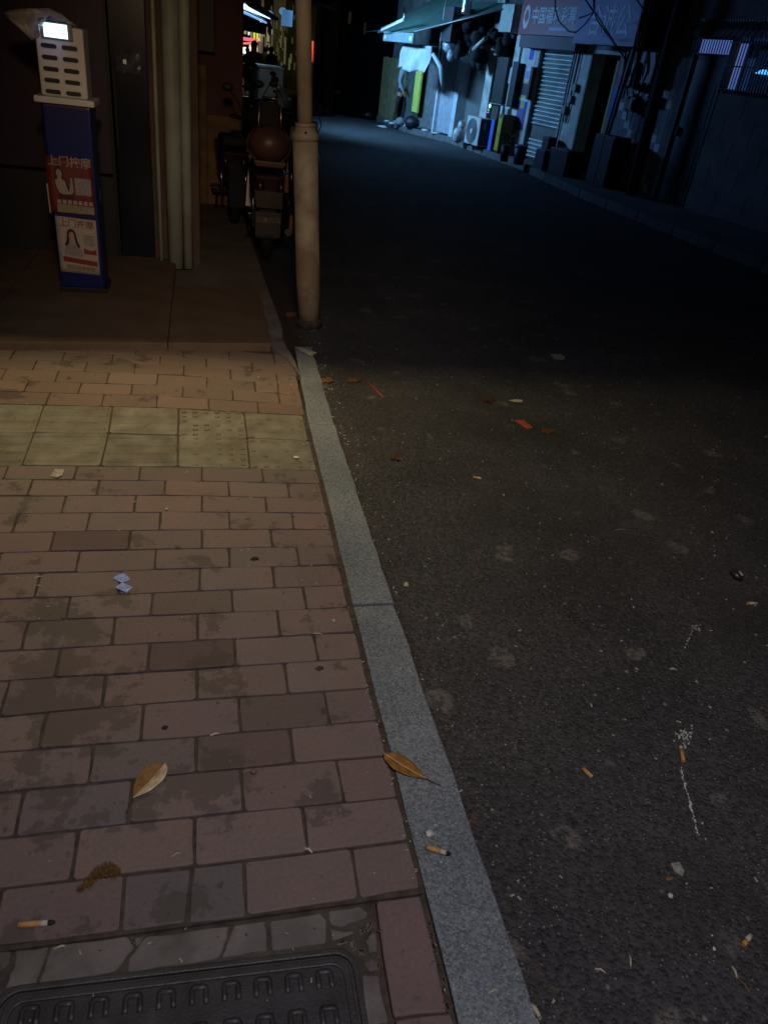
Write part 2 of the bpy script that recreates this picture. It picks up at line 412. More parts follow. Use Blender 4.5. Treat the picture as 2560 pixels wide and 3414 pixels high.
for ri, (a, c2, js) in enumerate(ROWS):
    xs = upx(a, js)
    far = a < -1
    while xs[0] > -1.95: xs.insert(0, xs[0]-BP)
    nleft = len(xs)-len(js)
    ym = (LN[a].y(0)+LN[c2].y(0))/2
    xs.append(KE(ym))
    for k in range(len(xs)-1):
        x0, x1 = xs[k], xs[k+1]
        q = [(x0, LN[c2].y(x0)), (x1, LN[c2].y(x1)), (x1, LN[a].y(x1)), (x0, LN[a].y(x0))]
        v = rb.uniform(.88, 1.08); w = rb.uniform(-.05, .06)
        col = (v*(1+w*.6), v, v*(1-w*.4))
        key = (ri, k-nleft)
        if key in SPEC: col = SPEC[key]; col = (col[0]*1.05, col[1]*.97, col[2]*.95)
        if far: col = (col[0]*1.05, col[1]*1.02, col[2]*.9)
        if key == (15, 1):        # the cracked grey brick
            xm = gp(622, 2895, 0).x
            p1, p2 = (xm+.002, LN[c2].y(xm)), (xm+.012, LN[a].y(xm))
            brick([q[0], p1, p2, q[3]], (.76,.82,.90)); brick([p1, q[1], q[2], p2], (.74,.82,.88)); continue
        if key in ((18, 5),):
            xm = (x0+x1)/2
            brick([q[0], (xm,q[0][1]), (xm+.01,q[3][1]), q[3]], col); brick([(xm,q[0][1]), q[1], q[2], (xm+.01,q[3][1])], (col[0]*1.08, col[1]*.95, col[2]*.9)); continue
        raise_ = .012 if ri == 15 else 0
        brick(q, col, z=raise_*0, bevel=rb.uniform(.0016,.0034))
# soldier brick beside the manhole and the next one below it
sq = [gp(*p, 0) for p in ((1306,3396),(1499,3376),(1405,2981),(1246,3003))]
brick([(p.x,p.y) for p in sq], (.98,.86,.9))
s0 = Vector((sq[0].x, sq[0].y)); s1 = Vector((sq[1].x, sq[1].y))
for k in range(5):
    dy = .248*(k); 
    brick([(s0.x,.30-k*.248-.0),(.462,.30-k*.248),(.462,min(s1.y,.545)-k*.248 if k else s1.y),(s0.x,(s0.y if k == 0 else .545-k*.248))], (.95,.84,.86))
# tactile tiles: two courses
tj = [[(148,1348),(376,1353),(597,1360),(813,1373),(1009,1384)],[(116,1440),(362,1442),(595,1449),(824,1458),(1032,1468)],[(74,1551),(336,1552),(593,1554),(833,1559),(1061,1567)]]
TG = [[gp(*p,0) for p in r] for r in tj]
for r in TG:
    dx = r[1]-r[0]
    while r[0].x > -1.9: r.insert(0, r[0]-Vector((.298, .0, 0)))
for r in range(2):
    up, dn = TG[r], TG[r+1]; n = len(up)
    for k in range(n-1):
        kk = k-(n-5)
        q = [(dn[k].x,dn[k].y),(dn[k+1].x,dn[k+1].y),(up[k+1].x,up[k+1].y),(up[k].x,up[k].y)]
        v = rb.uniform(.86,1.04)
        if kk == 3: q[1] = (q[1][0]-.004, q[1][1]); 
        col = (v, v, v)
        t = brick(q, col, z=-.002, m=TACT, name='tactile_tile', bevel=.003)
        # raised guide bars (or warning studs on the two nearest the crossing line)
        dm = MB(); w = q[1][0]-q[0][0]; y0 = (q[0][1]+q[1][1])/2; y1 = (q[2][1]+q[3][1])/2; h = y1-y0
        if kk in (2, 3) or (kk == 3):
            for i in range(6):
                for j in range(6):
                    if rb.random() < (.30 if kk == 2 else .6): continue
                    cx = lerp(q[0][0], q[1][0], (i+.5)/6); cx = lerp(cx, lerp(q[3][0], q[2][0], (i+.5)/6), (j+.5)/6); cy = y0+h*(j+.5)/6
                    dm.cyl((cx,cy,-.004),(cx,cy,.0010+.0018*rb.random()),.0125,.009,8)
            dm.build('stud', TACT, t).color = (v*.93,v*.9,v*.9,1)
        else:
            for j in range(4):
                cy = y0+h*(j+.5)/4; sh = (q[3][0]-q[0][0])*(j+.5)/4
                dm.hexa([(q[0][0]+sh+.012,cy-.014,-.006),(q[1][0]+sh-.012,cy-.014,-.006),(q[1][0]+sh-.012,cy+.014,-.006),(q[0][0]+sh+.012,cy+.014,-.006)],
                        [(q[0][0]+sh+.018,cy-.007,.0028),(q[1][0]+sh-.018,cy-.007,.0028),(q[1][0]+sh-.018,cy+.007,.0028),(q[0][0]+sh+.018,cy+.007,.0012)])
            dm.build('guide_bar', TACT, t).color = (v,v,v,1)
# broken mortar round the manhole
def E_(x, y): return (.4822*x, 2600+.4822*y)
def F_(x, y): return (800+.4822*x, 2600+.4822*y)
mz = -.012
bed = [gp(*p, -.02) for p in ((-300,3200),(800,3059),(1246,3003),(1330,3560),(-300,3800))]
mort = struct(MB().box(-1.3, sq[0].x-.004, -.9, gp(600,3090,0).y-.006, -.0145, -.0128).build('mortar_surround', mat('mortar_dirt', (.060,.050,.042), .95, var=.4, scale=25, bump=.004, bscale=120)))
polys = [[E_(*p) for p in ((100,1160),(340,1130),(310,1220),(245,1400),(30,1420),(90,1280))],
 [E_(*p) for p in ((350,1130),(880,1062),(930,1140),(790,1310),(260,1400),(320,1220))],
 [E_(*p) for p in ((900,1070),(1000,1060),(945,1130))],
 [E_(*p) for p in ((1010,1065),(1590,992),(1575,1060),(1515,1215),(880,1320),(890,1220),(950,1140))],
 [F_(*p) for p in ((-40,990),(175,960),(190,1060),(193,1165),(-130,1215),(-75,1080))],
 [F_(*p) for p in ((203,958),(560,902),(600,950),(597,1110),(222,1163))],
 [F_(*p) for p in ((612,890),(830,855),(890,900),(880,935),(720,997),(630,985))],
 [F_(*p) for p in ((620,1008),(790,1025),(780,1045),(640,1095))],
 [F_(*p) for p in ((665,1115),(735,1085),(748,1105),(690,1125))],
 [F_(*p) for p in ((825,1010),(868,990),(872,1035),(835,1055))],
 [F_(*p) for p in ((872,975),(912,950),(917,1010),(885,1040))],
 [F_(*p) for p in ((868,1100),(900,1055),(942,1035),(955,1180),(890,1172))],
 [F_(*p) for p in ((808,1155),(862,1150),(872,1195),(822,1200))],
 [F_(*p) for p in ((757,1100),(800,1080),(808,1150),(782,1170))],
 [F_(*p) for p in ((862,1250),(900,1208),(967,1230),(972,1300),(900,1302))],
 [F_(*p) for p in ((848,1325),(962,1335),(1035,1665),(868,1700))],
 [E_(*p) for p in ((-60,1180),(75,1165),(70,1250),(20,1290),(-60,1330))],
 [F_(*p) for p in ((918,1192),(963,1190),(966,1216))],
 [F_(*p) for p in ((875,1710),(1035,1680),(1045,1900),(890,1900))],
 [E_(*p) for p in ((-300,1210),(-75,1185),(-75,1340),(-300,1420))]]
for i, pl in enumerate(polys):
    g = [gp(*p, 0) for p in pl]; gc = sum(g, Vector())/len(g); g = [p+(p-gc).normalized()*.0022 for p in g]
    # soften the outline
    pts = []
    for k in range(len(g)):
        a, c3 = g[k], g[(k+1)%len(g)]
        pts += [a.lerp(c3, .06), a.lerp(c3, .35)+Vector((rb.uniform(-.002,.002), rb.uniform(-.002,.002), 0)), a.lerp(c3, .65)+Vector((rb.uniform(-.002,.002), rb.uniform(-.002,.002), 0)), a.lerp(c3, .94)]
    o = MB().prism([(p.x,p.y) for p in pts][::-1], -.02, -.0085+rb.uniform(-.002,.002), .0035).build('mortar_piece', MORTAR, mort, bevel=.002, seg=1)
    v = rb.uniform(.9,1.1)
# manhole
c_tr = gp(1186,3146,0); c_tl = gp(8,3283,0)
mh = thing('manhole_cover', ((c_tr.x+c_tl.x)/2, c_tr.y-.32, 0), 'rectangular dark cast-iron manhole cover with raised arch marks in the brick pavement', 'manhole cover')
xa, xb = c_tl.x-.012, c_tr.x; yt = (c_tr.y+c_tl.y)/2; yb_ = yt-.62
skew = (c_tr.y-c_tl.y)/(xb-xa)
def rrect(x0, x1, y0, y1, r, n=5):
    out = []
    for cx, cy, a0 in ((x1-r,y0+r,-90),(x1-r,y1-r,0),(x0+r,y1-r,90),(x0+r,y0+r,180)):
        for k in range(n+1):
            a = R(a0+90*k/n); out.append((cx+r*math.cos(a), cy+r*math.sin(a)))
    return [(x, y+(x-(xa+xb)/2)*skew) for x, y in out]
def ring(o, i, z0, z1):
    n = len(o); m_ = MB()
    vs = [(p[0],p[1],z0) for p in o]+[(p[0],p[1],z1) for p in o]+[(p[0],p[1],z1) for p in i]+[(p[0],p[1],z0) for p in i]
    fs = []
    for k in range(n):
        k2 = (k+1)%n
        for a in range(4):
            b2 = (a+1)%4; fs.append((a*n+k, a*n+k2, b2*n+k2, b2*n+k))
    return m_.add(vs, fs)
ring(rrect(xa,xb,yb_,yt,.045), rrect(xa+.013,xb-.013,yb_+.013,yt-.013,.035), -.05, -.005).build('frame', IRON, mh, bevel=.003)
MB().prism(rrect(xa+.017,xb-.017,yb_+.017,yt-.017,.033), -.04, -.0085).build('cover_plate', IRON, mh)
ring(rrect(xa+.019,xb-.019,yb_+.019,yt-.019,.032), rrect(xa+.034,xb-.034,yb_+.034,yt-.034,.024), -.012, -.0045).build('rim', IRON, mh, bevel=.003)
r1 = [gp(92,3402,0), gp(1084,3260,0)]; r2 = gp(1094,3384,0)
stepx = (r1[1].x-r1[0].x)/9; yrow = r1[1].y; drow = (r1[1].y-r2.y)
for row in range(7):
    for k in range(10):
        cx = r1[0].x+stepx*k; cy = yrow-drow*row+(cx-r1[1].x)*skew
        if cy < yb_+.06: continue
        w, h = stepx*.215, drow*.24; k7 = skew
        pp_ = [(-w*1.02,-h),(-w,-h*.3),(-w,h*.7),(-w*.85,h*.95),(-w*.55,h),(w*.55,h),(w*.85,h*.95),(w,h*.7),(w,-h*.3),(w*1.02,-h)]
        MB().tube([(cx+px, cy+py+px*k7, -.0118) for px, py in pp_], .0072, 8).build('raised_arch', IRON, mh)
# stepped slab at the shop door
sl = [gp(*p, .045) for p in ((0,1142),(895,1150),(872,995))]
slabm = mat('dark_tile_slab', (.135,.088,.052), .75, var=.2, scale=5, bump=.001, bscale=60, dirt=.35, dirtcol=(.09,.055,.035))
step = thing('shop_step', (-.4, 4.7, 0), 'low brown step before the shut shop, at the far edge of the bricks', 'step')
y0 = 4.20; x_r = .395
xcuts = [-3.2,-2.2,-1.2,gp(560,1144,.045).x,x_r]
def ystep(x): return lerp(4.172, 4.335, (x+1.07)/1.47)
for i in range(4):
    xa_, xb_ = xcuts[i], xcuts[i+1]
    MB().prism([(xa_+.002,ystep(xa_)),(xb_-.002,ystep(xb_)),(xb_-.002,6.2 if i < 3 else 5.45),(xa_+.002,6.2 if i < 3 else 5.45)], -.03, .045).build('slab', slabm, step, bevel=.004)
# lump of cement where the step meets the kerb
cm = MB(); 
pts = [gp(*p, 0) for p in ((900,1150),(942,1140),(985,1210),(1003,1262),(990,1245),(960,1205),(905,1165))]
cm.prism([(p.x,p.y) for p in pts], -.03, .014, .006)
cm.prism([(.402,4.35),(.47,4.38),(.50,4.75),(.48,5.4),(.402,5.4)], -.03, .012, .004)
tag(cm.build('cement_fillet', MORTAR, bevel=.003), 'grey cement patch between the brown step and the granite kerb', 'cement patch')
# right-hand footpath with kerb
rw = MB()
fp_pts = [(6.37,12.6),(6.56,16.1),(6.35,18.6),(6.2,20.2),(5.5,21.8),(5.3,24.7),(5.2,32)]
fp_pts = [(6.9,-4),(6.65,6)]+fp_pts
poly = fp_pts + [(12,32),(12,-4)]
sheet('footpath', poly, .06, RWALK, .2)
kr = struct(MB().box(9,9.01,0,.01,-.3,-.2).build('far_kerb', RWALK))
kb = MB()
for i in range(len(fp_pts)-1):
    a, c3 = Vector(fp_pts[i]), Vector(fp_pts[i+1]); L_ = (c3-a).length; nn = max(1, round(L_/.95)); d = (c3-a)/nn
    for k in range(nn):
        p = a+d*k; e = p+d*.985; nr = Vector((-d.y, d.x)).normalized()*.12
        q = MB().hexa([(p.x,p.y,-.12),(e.x,e.y,-.12),(e.x+nr.x,e.y+nr.y,-.12),(p.x+nr.x,p.y+nr.y,-.12)],[(p.x,p.y,.072),(e.x,e.y,.072),(e.x+nr.x,e.y+nr.y,.072),(p.x+nr.x,p.y+nr.y,.072)])
        q.build('kerb_stone', mat('far_kerb_granite', (.10,.10,.10), .8, var=.3, scale=5, bump=.002), kr, bevel=.01)
# ================================================================== NEAR LEFT SIDE
SHOPW = mat('maroon_shop_panel', (.030, .007, .034), .5, var=.3, scale=2)
DKBLUE = mat('navy_glass_door', (.004, .006, .019), .22, var=.3, scale=3)
STONEB = mat('dark_plinth', (.013, .012, .013), .6, var=.3, scale=6)
ns = thing('shut_shop', (-1.6, 6.25, 0), 'dark shut shop front with maroon panel and navy door behind the power bank kiosk', 'shop')
MB().box(-4, -.02, 6.32, 8.3, -.06, 4.2).build('wall', mat('shop_side_plaster', (.12,.08,.06), .9, var=.3, scale=3, bump=.003), ns)
xs_ = yp(95,600,6.2).x
MB().box(-4, -.62, 6.22, 6.31, .62, 3.2).build('maroon_panel', SHOPW, ns)
MB().box(-4, -.62, 6.20, 6.31, .045, .60).build('plinth', STONEB, ns)
dd = MB().box(-.60, -.36, 6.20, 6.30, .045, 3.2).build('door', DKBLUE, ns, bevel=.004)
MB().box(-.585, -.575, 6.17, 6.199, .8, 1.3).build('handle', BLACKM, dd)
MB().box(-.63, -.605, 6.15, 6.31, .045, 3.2).build('door_frame', BLACKM, ns)
# crumpled clear film stuck on the navy door
fl = MB(); rf = random.Random(5); nx, nz_ = 9, 6
P = [[(-.56+.022*i, 6.19-abs(rf.gauss(0,.008)), 1.28+.03*j+rf.uniform(-.008,.008)) for i in range(nx)] for j in range(nz_)]
fl.add([p for r_ in P for p in r_], [(j*nx+i, j*nx+i+1, (j+1)*nx+i+1, (j+1)*nx+i) for j in range(nz_-1) for i in range(nx-1)])
fl.build('plastic_film', mat('film', (.10,.10,.13), .15, var=.3), ns)
# down pipes at the shop corner
for nm, x0, r_, lab in (('downpipe', -.306, .014, 'thin pale conduit, leftmost of the pipes at the shop corner'), ('downpipe', -.197, .058, 'thick cream down pipe at the corner of the shut shop'), ('downpipe', -.105, .036, 'medium cream down pipe, nearest the lane of parked scooters')):
    o = MB().tube([(x0-.004,6.12,.0+(.02 if r_ < .02 else 0)),(x0,6.12,1.2),(x0+.012,6.12,3.6)], r_, 20).build(nm, CREAMPIPE)
    tag(o, lab, 'pipe', 'pipes at the shop corner')
# ------------------------------------------------------------------ power bank kiosk
ks_ = thing('power_bank_kiosk', (-.77, 5.25, .045), 'blue and white power bank rental kiosk with lit screen and two posters on its front', 'kiosk')
FY = 5.15
MB().box(-.905,-.615,FY+.012,FY+.30,.045,.075).build('base_plate', BLACKP, ks_, bevel=.004)
bx = MB().box(-.895,-.628,FY+.004,FY+.27,.075,1.135)
bx.build('column', BLUEB, ks_, bevel=.014, seg=3)
MB().box(-.925,-.60,FY-.03,FY+.28,1.136,1.168).build('ledge', WHITEP, ks_, bevel=.007, seg=3)
cab = MB().box(-.888,-.636,FY+.015,FY+.235,1.169,1.52)
cabo = cab.build('charger_cabinet', WHITEP, ks_, bevel=.014, seg=3)
# slot fascia with ten real openings
fz = [1.418-.0562*i for i in range(5)]
for c_, cx in enumerate((-.822, -.713)):
    for i, z in enumerate(fz):
        n = 6; pts = []
        for sgn in (1, -1):
            for k in range(n+1):
                a = R(-90+180*k/n) if sgn > 0 else R(90+180*k/n)
                pts.append((cx+sgn*.030+.0115*math.cos(a), z+.0115*math.sin(a)))
        m_ = MB(); N = len(pts)
        vs = [(p[0],FY+.0135,p[1]) for p in pts]+[(cx+(p[0]-cx)*1.14,FY+.0135,z+(p[1]-z)*1.3) for p in pts]
        vs += [(p[0],FY+.009,p[1]) for p in pts]+[(cx+(p[0]-cx)*1.1,FY+.009,z+(p[1]-z)*1.2) for p in pts]
        fs = []
        for k in range(N):
            k2 = (k+1)%N
            fs += [(k,k2,2*N+k2,2*N+k),(2*N+k,2*N+k2,3*N+k2,3*N+k),(3*N+k,3*N+k2,N+k2,N+k)]
        m_.add(vs, fs).build('slot_rim', WHITEP, ks_)
        MB().add([(p[0],FY+.0125,p[1]) for p in pts], [tuple(range(N))]).build('slot', BLACKP, ks_)
sf = MB().box(-.855,-.690,FY+.002,FY+.02,1.452,1.535).build('screen_bezel', mat('bezel',(.18,.19,.12),.4), ks_, bevel=.004)
SCR = mat('lit_screen', (.02,.02,.02), .2, emit=(.42,.74,1.0), es=3.4)
MB().box(-.838,-.716,FY-.0005,FY+.0018,1.461,1.527).build('screen', SCR, sf)
SC2 = mat('screen_graphics', (.02,.02,.02), .2, emit=(.42,.66,.95), es=1.5)
for z in (1.512,1.498,1.484): MB().box(-.772,-.728,FY-.0018,FY-.0008,z-.003,z+.003).build('screen_line', SC2, sf)
area('screen_glow_light', (-.777, FY-.01, 1.495), (-.777, FY-1, 1.42), .12, .06, .5, (.45,.72,1))
spot('screen_spill_light', (-.777, FY-.16, 1.56), (-.80, FY+.02, 1.47), 0.45, (.25,.42,1), 60, 1, .05)
# gloss droplets on the clear cover right of the screen
# plastic bag over the top
bg_ = MB(); rg = random.Random(12); nu, nv = 26, 12
prof = [(-.885,1.435),(-.905,1.45),(-.95,1.485),(-.99,1.52),(-1.04,1.548),(-1.02,1.558),(-.96,1.562),(-.88,1.572),(-.80,1.585),(-.74,1.57),(-.67,1.535),(-.65,1.53)]
top = [(-1.045,1.55),(-1.0,1.563),(-.94,1.575),(-.87,1.585),(-.80,1.596),(-.74,1.578),(-.70,1.552),(-.655,1.530)]
bot = [(-1.04,1.545),(-.995,1.515),(-.955,1.48),(-.905,1.435),(-.862,1.46),(-.855,1.54),(-.72,1.542),(-.655,1.522)]
vs = []; nU = len(top); nV = 7
for i in range(nU):
    for j in range(nV):
        t = j/(nV-1); x = lerp(top[i][0],bot[i][0],t); z = lerp(top[i][1],bot[i][1],t)
        y = FY-.005 + .02*math.sin(t*9+i*1.7) + rg.uniform(-.012,.008) + (.05 if i in (0,) else 0)
        vs.append((x, y, z))
fs = [(i*nV+j,(i+1)*nV+j,(i+1)*nV+j+1,i*nV+j+1) for i in range(nU-1) for j in range(nV-1)]
base_n = len(vs)
for i in range(nU):
    vs.append((top[i][0], FY+.20, top[i][1]-.02 if i else top[i][1]-.02))
fs += [(i*nV, base_n+i, base_n+i+1, (i+1)*nV) for i in range(nU-1)]
BAGM = mat('thin_bag', (.36,.32,.30), .35, var=.3, scale=12, bump=.004, bscale=30)
bo = bg_.add(vs, fs, True).build('plastic_bag', BAGM)
so = bo.modifiers.new('thick', 'SOLIDIFY'); so.thickness = .0015
tag(bo, 'crumpled pale plastic bag draped over the top left of the power bank kiosk', 'plastic bag')
# ---- flat print helpers
def text_mesh(txt, size, m, loc, xdir, zdir, parent, name='lettering', sx=1.0, ext=.0005, align='LEFT', bold=0):
    cu = bpy.data.curves.new('t', 'FONT'); cu.body = txt; cu.size = size; cu.align_x = align; cu.extrude = ext; cu.offset = bold; cu.resolution_u = 2
    to = bpy.data.objects.new('t', cu); C.objects.link(to)
    dg = bpy.context.evaluated_depsgraph_get(); me = bpy.data.meshes.new_from_object(to.evaluated_get(dg))
    bpy.data.objects.remove(to); x = Vector(xdir).normalized()*sx; z = Vector(zdir).normalized(); n_ = Vector(xdir).normalized().cross(z)
    org = parent_origin(parent)
    for v in me.vertices: v.co = Vector(loc)-org + x*v.co.x + z*v.co.y + n_*v.co.z
    me.materials.clear(); me.materials.append(m); me.name = name
    o = bpy.data.objects.new(name, me); C.objects.link(o)
    if parent: o.parent = parent
    return o
RED1 = mat('poster_red', (.15,.020,.024), .5, var=.1); PAPER = mat('poster_paper', (.42,.36,.30), .7, var=.1, scale=12)
INK = mat('ink_red', (.22,.03,.02), .6); INKB = mat('ink_dark', (.035,.012,.015), .6); SKIN_P = mat('print_skin', (.42,.27,.22), .6)
CREAMP = mat('print_cream', (.34,.30,.22), .6); LEDGEP = mat('print_yellow', (.25,.22,.13), .6, var=.2, scale=30); QG = mat('print_grey', (.30,.24,.24), .7, var=.3, scale=90)
def poster(name, x0, z0, x1, z1, tilt, m, label):
    """corner offsets tilt: right side lower"""
    yy = FY-.002; w = x1-x0; t = thing(name, ((x0+x1)/2, yy, (z0+z1)/2), label, 'poster', 'posters on the kiosk')
    def q(a, b_): return (x0+w*a, yy-.0006, z0+(z1-z0)*b_ - tilt*a)
    sh = MB(); n = 8
    g = [[(x0+w*i/n, yy-.0006-.004*math.sin(math.pi*j/n)*math.sin(2.1*i)*.3, z0+(z1-z0)*j/n-tilt*i/n) for i in range(n+1)] for j in range(n+1)]
    vs = [p for r_ in g for p in r_]; k = n+1
    sh.add(vs, [(j*k+i, j*k+i+1, (j+1)*k+i+1, (j+1)*k+i) for j in range(n) for i in range(n)], True)
    so_ = sh.build('sheet', m, t); md = so_.modifiers.new('t','SOLIDIFY'); md.thickness = .0008; md.offset = 1
    def shape(pts, mm, nm='print', d=.0026):
        MB().add([(x0+w*a, yy-d, z0+(z1-z0)*b_-tilt*a) for a, b_ in pts], [tuple(range(len(pts)))]).build(nm, mm, t)
    return t, shape, (x0, z0, w, z1-z0, yy, tilt)
p1, sh1, G1 = poster('poster', -.905, .535, -.648, .855, .004, RED1, 'upper, red poster on the blue kiosk, with a woman in white')
p2, sh2, G2 = poster('poster', -.884, .178, -.648, .517, .012, PAPER, 'lower cream poster on the blue kiosk with a long-haired woman and red print')
def ptext(t, G, txt, a, b_, size, m, sx=1, bold=0):
    x0, z0, w, h, yy, tilt = G
    text_mesh(txt, size, m, (x0+w*a, yy-.0030, z0+h*b_-tilt*a), (1,0,-tilt/w), (0,0,1), t, sx=sx, ext=.0001, bold=bold)
ptext(p1, G1, '上门按摩', .04, .86, .062, CREAMP, 1.0, .0005)
def ellp(cx, cy, rx, ry, n=14, a0=0, a1=360): return [(cx+rx*math.cos(R(a0+(a1-a0)*k/n)), cy+ry*math.sin(R(a0+(a1-a0)*k/n))) for k in range(n)]
sh1(ellp(.26,.73,.10,.115), INKB); sh1([(.17,.70),(.15,.58),(.22,.57),(.25,.68)], INKB, d=.0027); sh1(ellp(.27,.715,.062,.075), SKIN_P, d=.0030); sh1([(.23,.65),(.31,.65),(.33,.59),(.22,.59)], SKIN_P, d=.0031)
sh1([(.17,.60),(.24,.62),(.34,.61),(.42,.57),(.50,.52),(.51,.66),(.55,.64),(.56,.40),(.50,.36),(.34,.35),(.24,.38),(.19,.48)], CREAMP, d=.0028); sh1([(.33,.63),(.38,.60),(.44,.42),(.46,.40),(.49,.50),(.42,.58),(.37,.66)], INKB, d=.0032)
sh1([(.60,.36),(.96,.36),(.96,.66),(.60,.66)], QG); sh1([(.20,.27),(.56,.27),(.56,.345),(.22,.345)], INKB, d=.0024)
sh1([(.16,.02),(.99,.02),(.99,.16),(.16,.17)], LEDGEP)
for i in range(7): sh1([(.17+i*.118,.18),(.17+i*.118+.09,.18),(.17+i*.118+.085,.25),(.17+i*.118+.01,.25)], SKIN_P)
ptext(p2, G2, '上门按摩', .08, .845, .052, INK, .98, .0004)
sh2(ellp(.36,.70,.115,.10), INKB); sh2([(.25,.72),(.22,.58),(.17,.50),(.24,.47),(.30,.58),(.30,.70)], INKB, d=.0027); sh2([(.47,.72),(.50,.58),(.56,.50),(.52,.46),(.44,.56),(.42,.70)], INKB, d=.0034)
sh2([(.30,.55),(.43,.55),(.50,.48),(.60,.44),(.62,.30),(.14,.33),(.18,.45)], QG, d=.0028); sh2(ellp(.365,.665,.072,.085), SKIN_P, d=.0030); sh2([(.33,.6),(.40,.6),(.42,.54),(.31,.54)], SKIN_P, d=.0031)
sh2([(.66,.53),(.92,.53),(.92,.72),(.66,.72)], QG); sh2([(.64,.37),(.95,.37),(.95,.47),(.82,.44),(.64,.48)], INK)
sh2([(.10,.20),(.96,.16),(.96,.25),(.10,.295)], INK)
sh2([(.14,.05),(.92,.03),(.92,.13),(.14,.16)], CREAMP)
ptext(p2, G2, '至尚福神保家', .17, .065, .030, INK, .95)
rp = MB().add([(-.912,FY-.004,.53),(-.902,FY-.004,.53),(-.905,FY-.004,.70),(-.9135,FY-.004,.70)], [(0,1,2,3)]); tag(rp.build('sticker_edge', CREAMP), 'curled pale edge strip left of the red poster on the kiosk', 'paper')
rp2 = MB().add([(-.6235,FY+.06,.60),(-.6235,FY+.13,.59),(-.6235,FY+.14,.67),(-.6235,FY+.07,.68)], [(0,1,2,3)]); tag(rp2.build('sticker_remnant', CREAMP), 'torn sticker remnant on the right side of the kiosk', 'sticker')
# ------------------------------------------------------------------ street pole
POLE = mat('worn_cream_pole', (.33,.28,.20), .6, var=.25, scale=5, bump=.001, bscale=30, dirt=.75, dirtcol=(.18,.13,.075))
pl = thing('street_pole', (.71, 5.0, ZR), 'tall cream painted steel pole leaning left at the kerb, wider below its collar', 'pole')
A0 = Vector((.712,5.02,ZR)); A1 = Vector((.614,5.0,1.10)); A2 = Vector((.44,5.0,3.4))
ax = (A1-A0)
def along(z): 
    return A0.lerp(A1, (z-ZR)/(1.10-ZR)) if z <= 1.10 else A1.lerp(A2, (z-1.10)/(3.4-1.10))
MB().tube([along(ZR), along(ZR+.06)], [.088,.086], 20).build('foot', mat('rusty_foot',(.04,.028,.02),.9,var=.5,scale=20,bump=.004), pl)
MB().tube([along(z) for z in (.0,.3,.7,1.10)], [.080,.080,.078,.076], 24).build('lower_shaft', POLE, pl)
MB().tube([along(1.098), along(1.13), along(1.16), along(1.185)], [.084,.080,.060,.055], 24).build('collar', POLE, pl)
MB().tube([along(1.17), along(1.19)], [.060,.060], 24).build('ring', POLE, pl)
MB().tube([along(z) for z in (1.18,2.0,3.4)], [.0465,.045,.042], 20).build('upper_shaft', POLE, pl)
bo_ = along(1.145); MB().cyl((bo_.x-.005,bo_.y-.072,bo_.z),(bo_.x-.005,bo_.y-.085,bo_.z),.007).build('bolt', BLACKM, pl)
# ------------------------------------------------------------------ brown recess wall with boxes
BRW = mat('brown_plaster', (.15,.075,.068), .9, var=.3, scale=2.5, bump=.003, bscale=30, dirt=.3, dirtcol=(.09,.045,.03))
w2 = thing('lane_building', (.0, 9.4, 0), 'brown plastered corner building behind the parked scooters', 'building')
MB().box(-2.0,.425,9.0,12.4,-.06,5).build('wall', BRW, w2)
MB().box(-.02,.055,8.965,8.999,-.06,1.30).build('pilaster', mat('tan_strip',(.26,.15,.075),.85,var=.25,scale=9,dirt=.3,dirtcol=(.1,.05,.03)), w2)
MB().box(.065,.40,8.975,8.999,-.06,.86).build('dado', mat('tan_strip',(.26,.15,.075)), w2)
MB().tube([(-.028,8.94,-.04),(-.028,8.94,1.4)],.006,8).build('conduit', BLACKM, w2)
mbx = thing('meter_box', (.06, 8.9, 1.4), 'dark metal wall box hanging on the brown wall above the lane', 'box')
MB().box(-.08,.145,8.82,8.96,1.42,2.1).build('box', mat('box_paint',(.035,.02,.022),.5), mbx, bevel=.008)
MB().box(-.07,.135,8.812,8.819,1.43,2.09).build('door', mat('box_paint',(.035,.02,.022)), mbx, bevel=.003)
MB().box(-.055,-.015,8.808,8.811,1.47,1.52).build('label_plate', mat('pale_plate',(.25,.2,.2),.6), mbx)
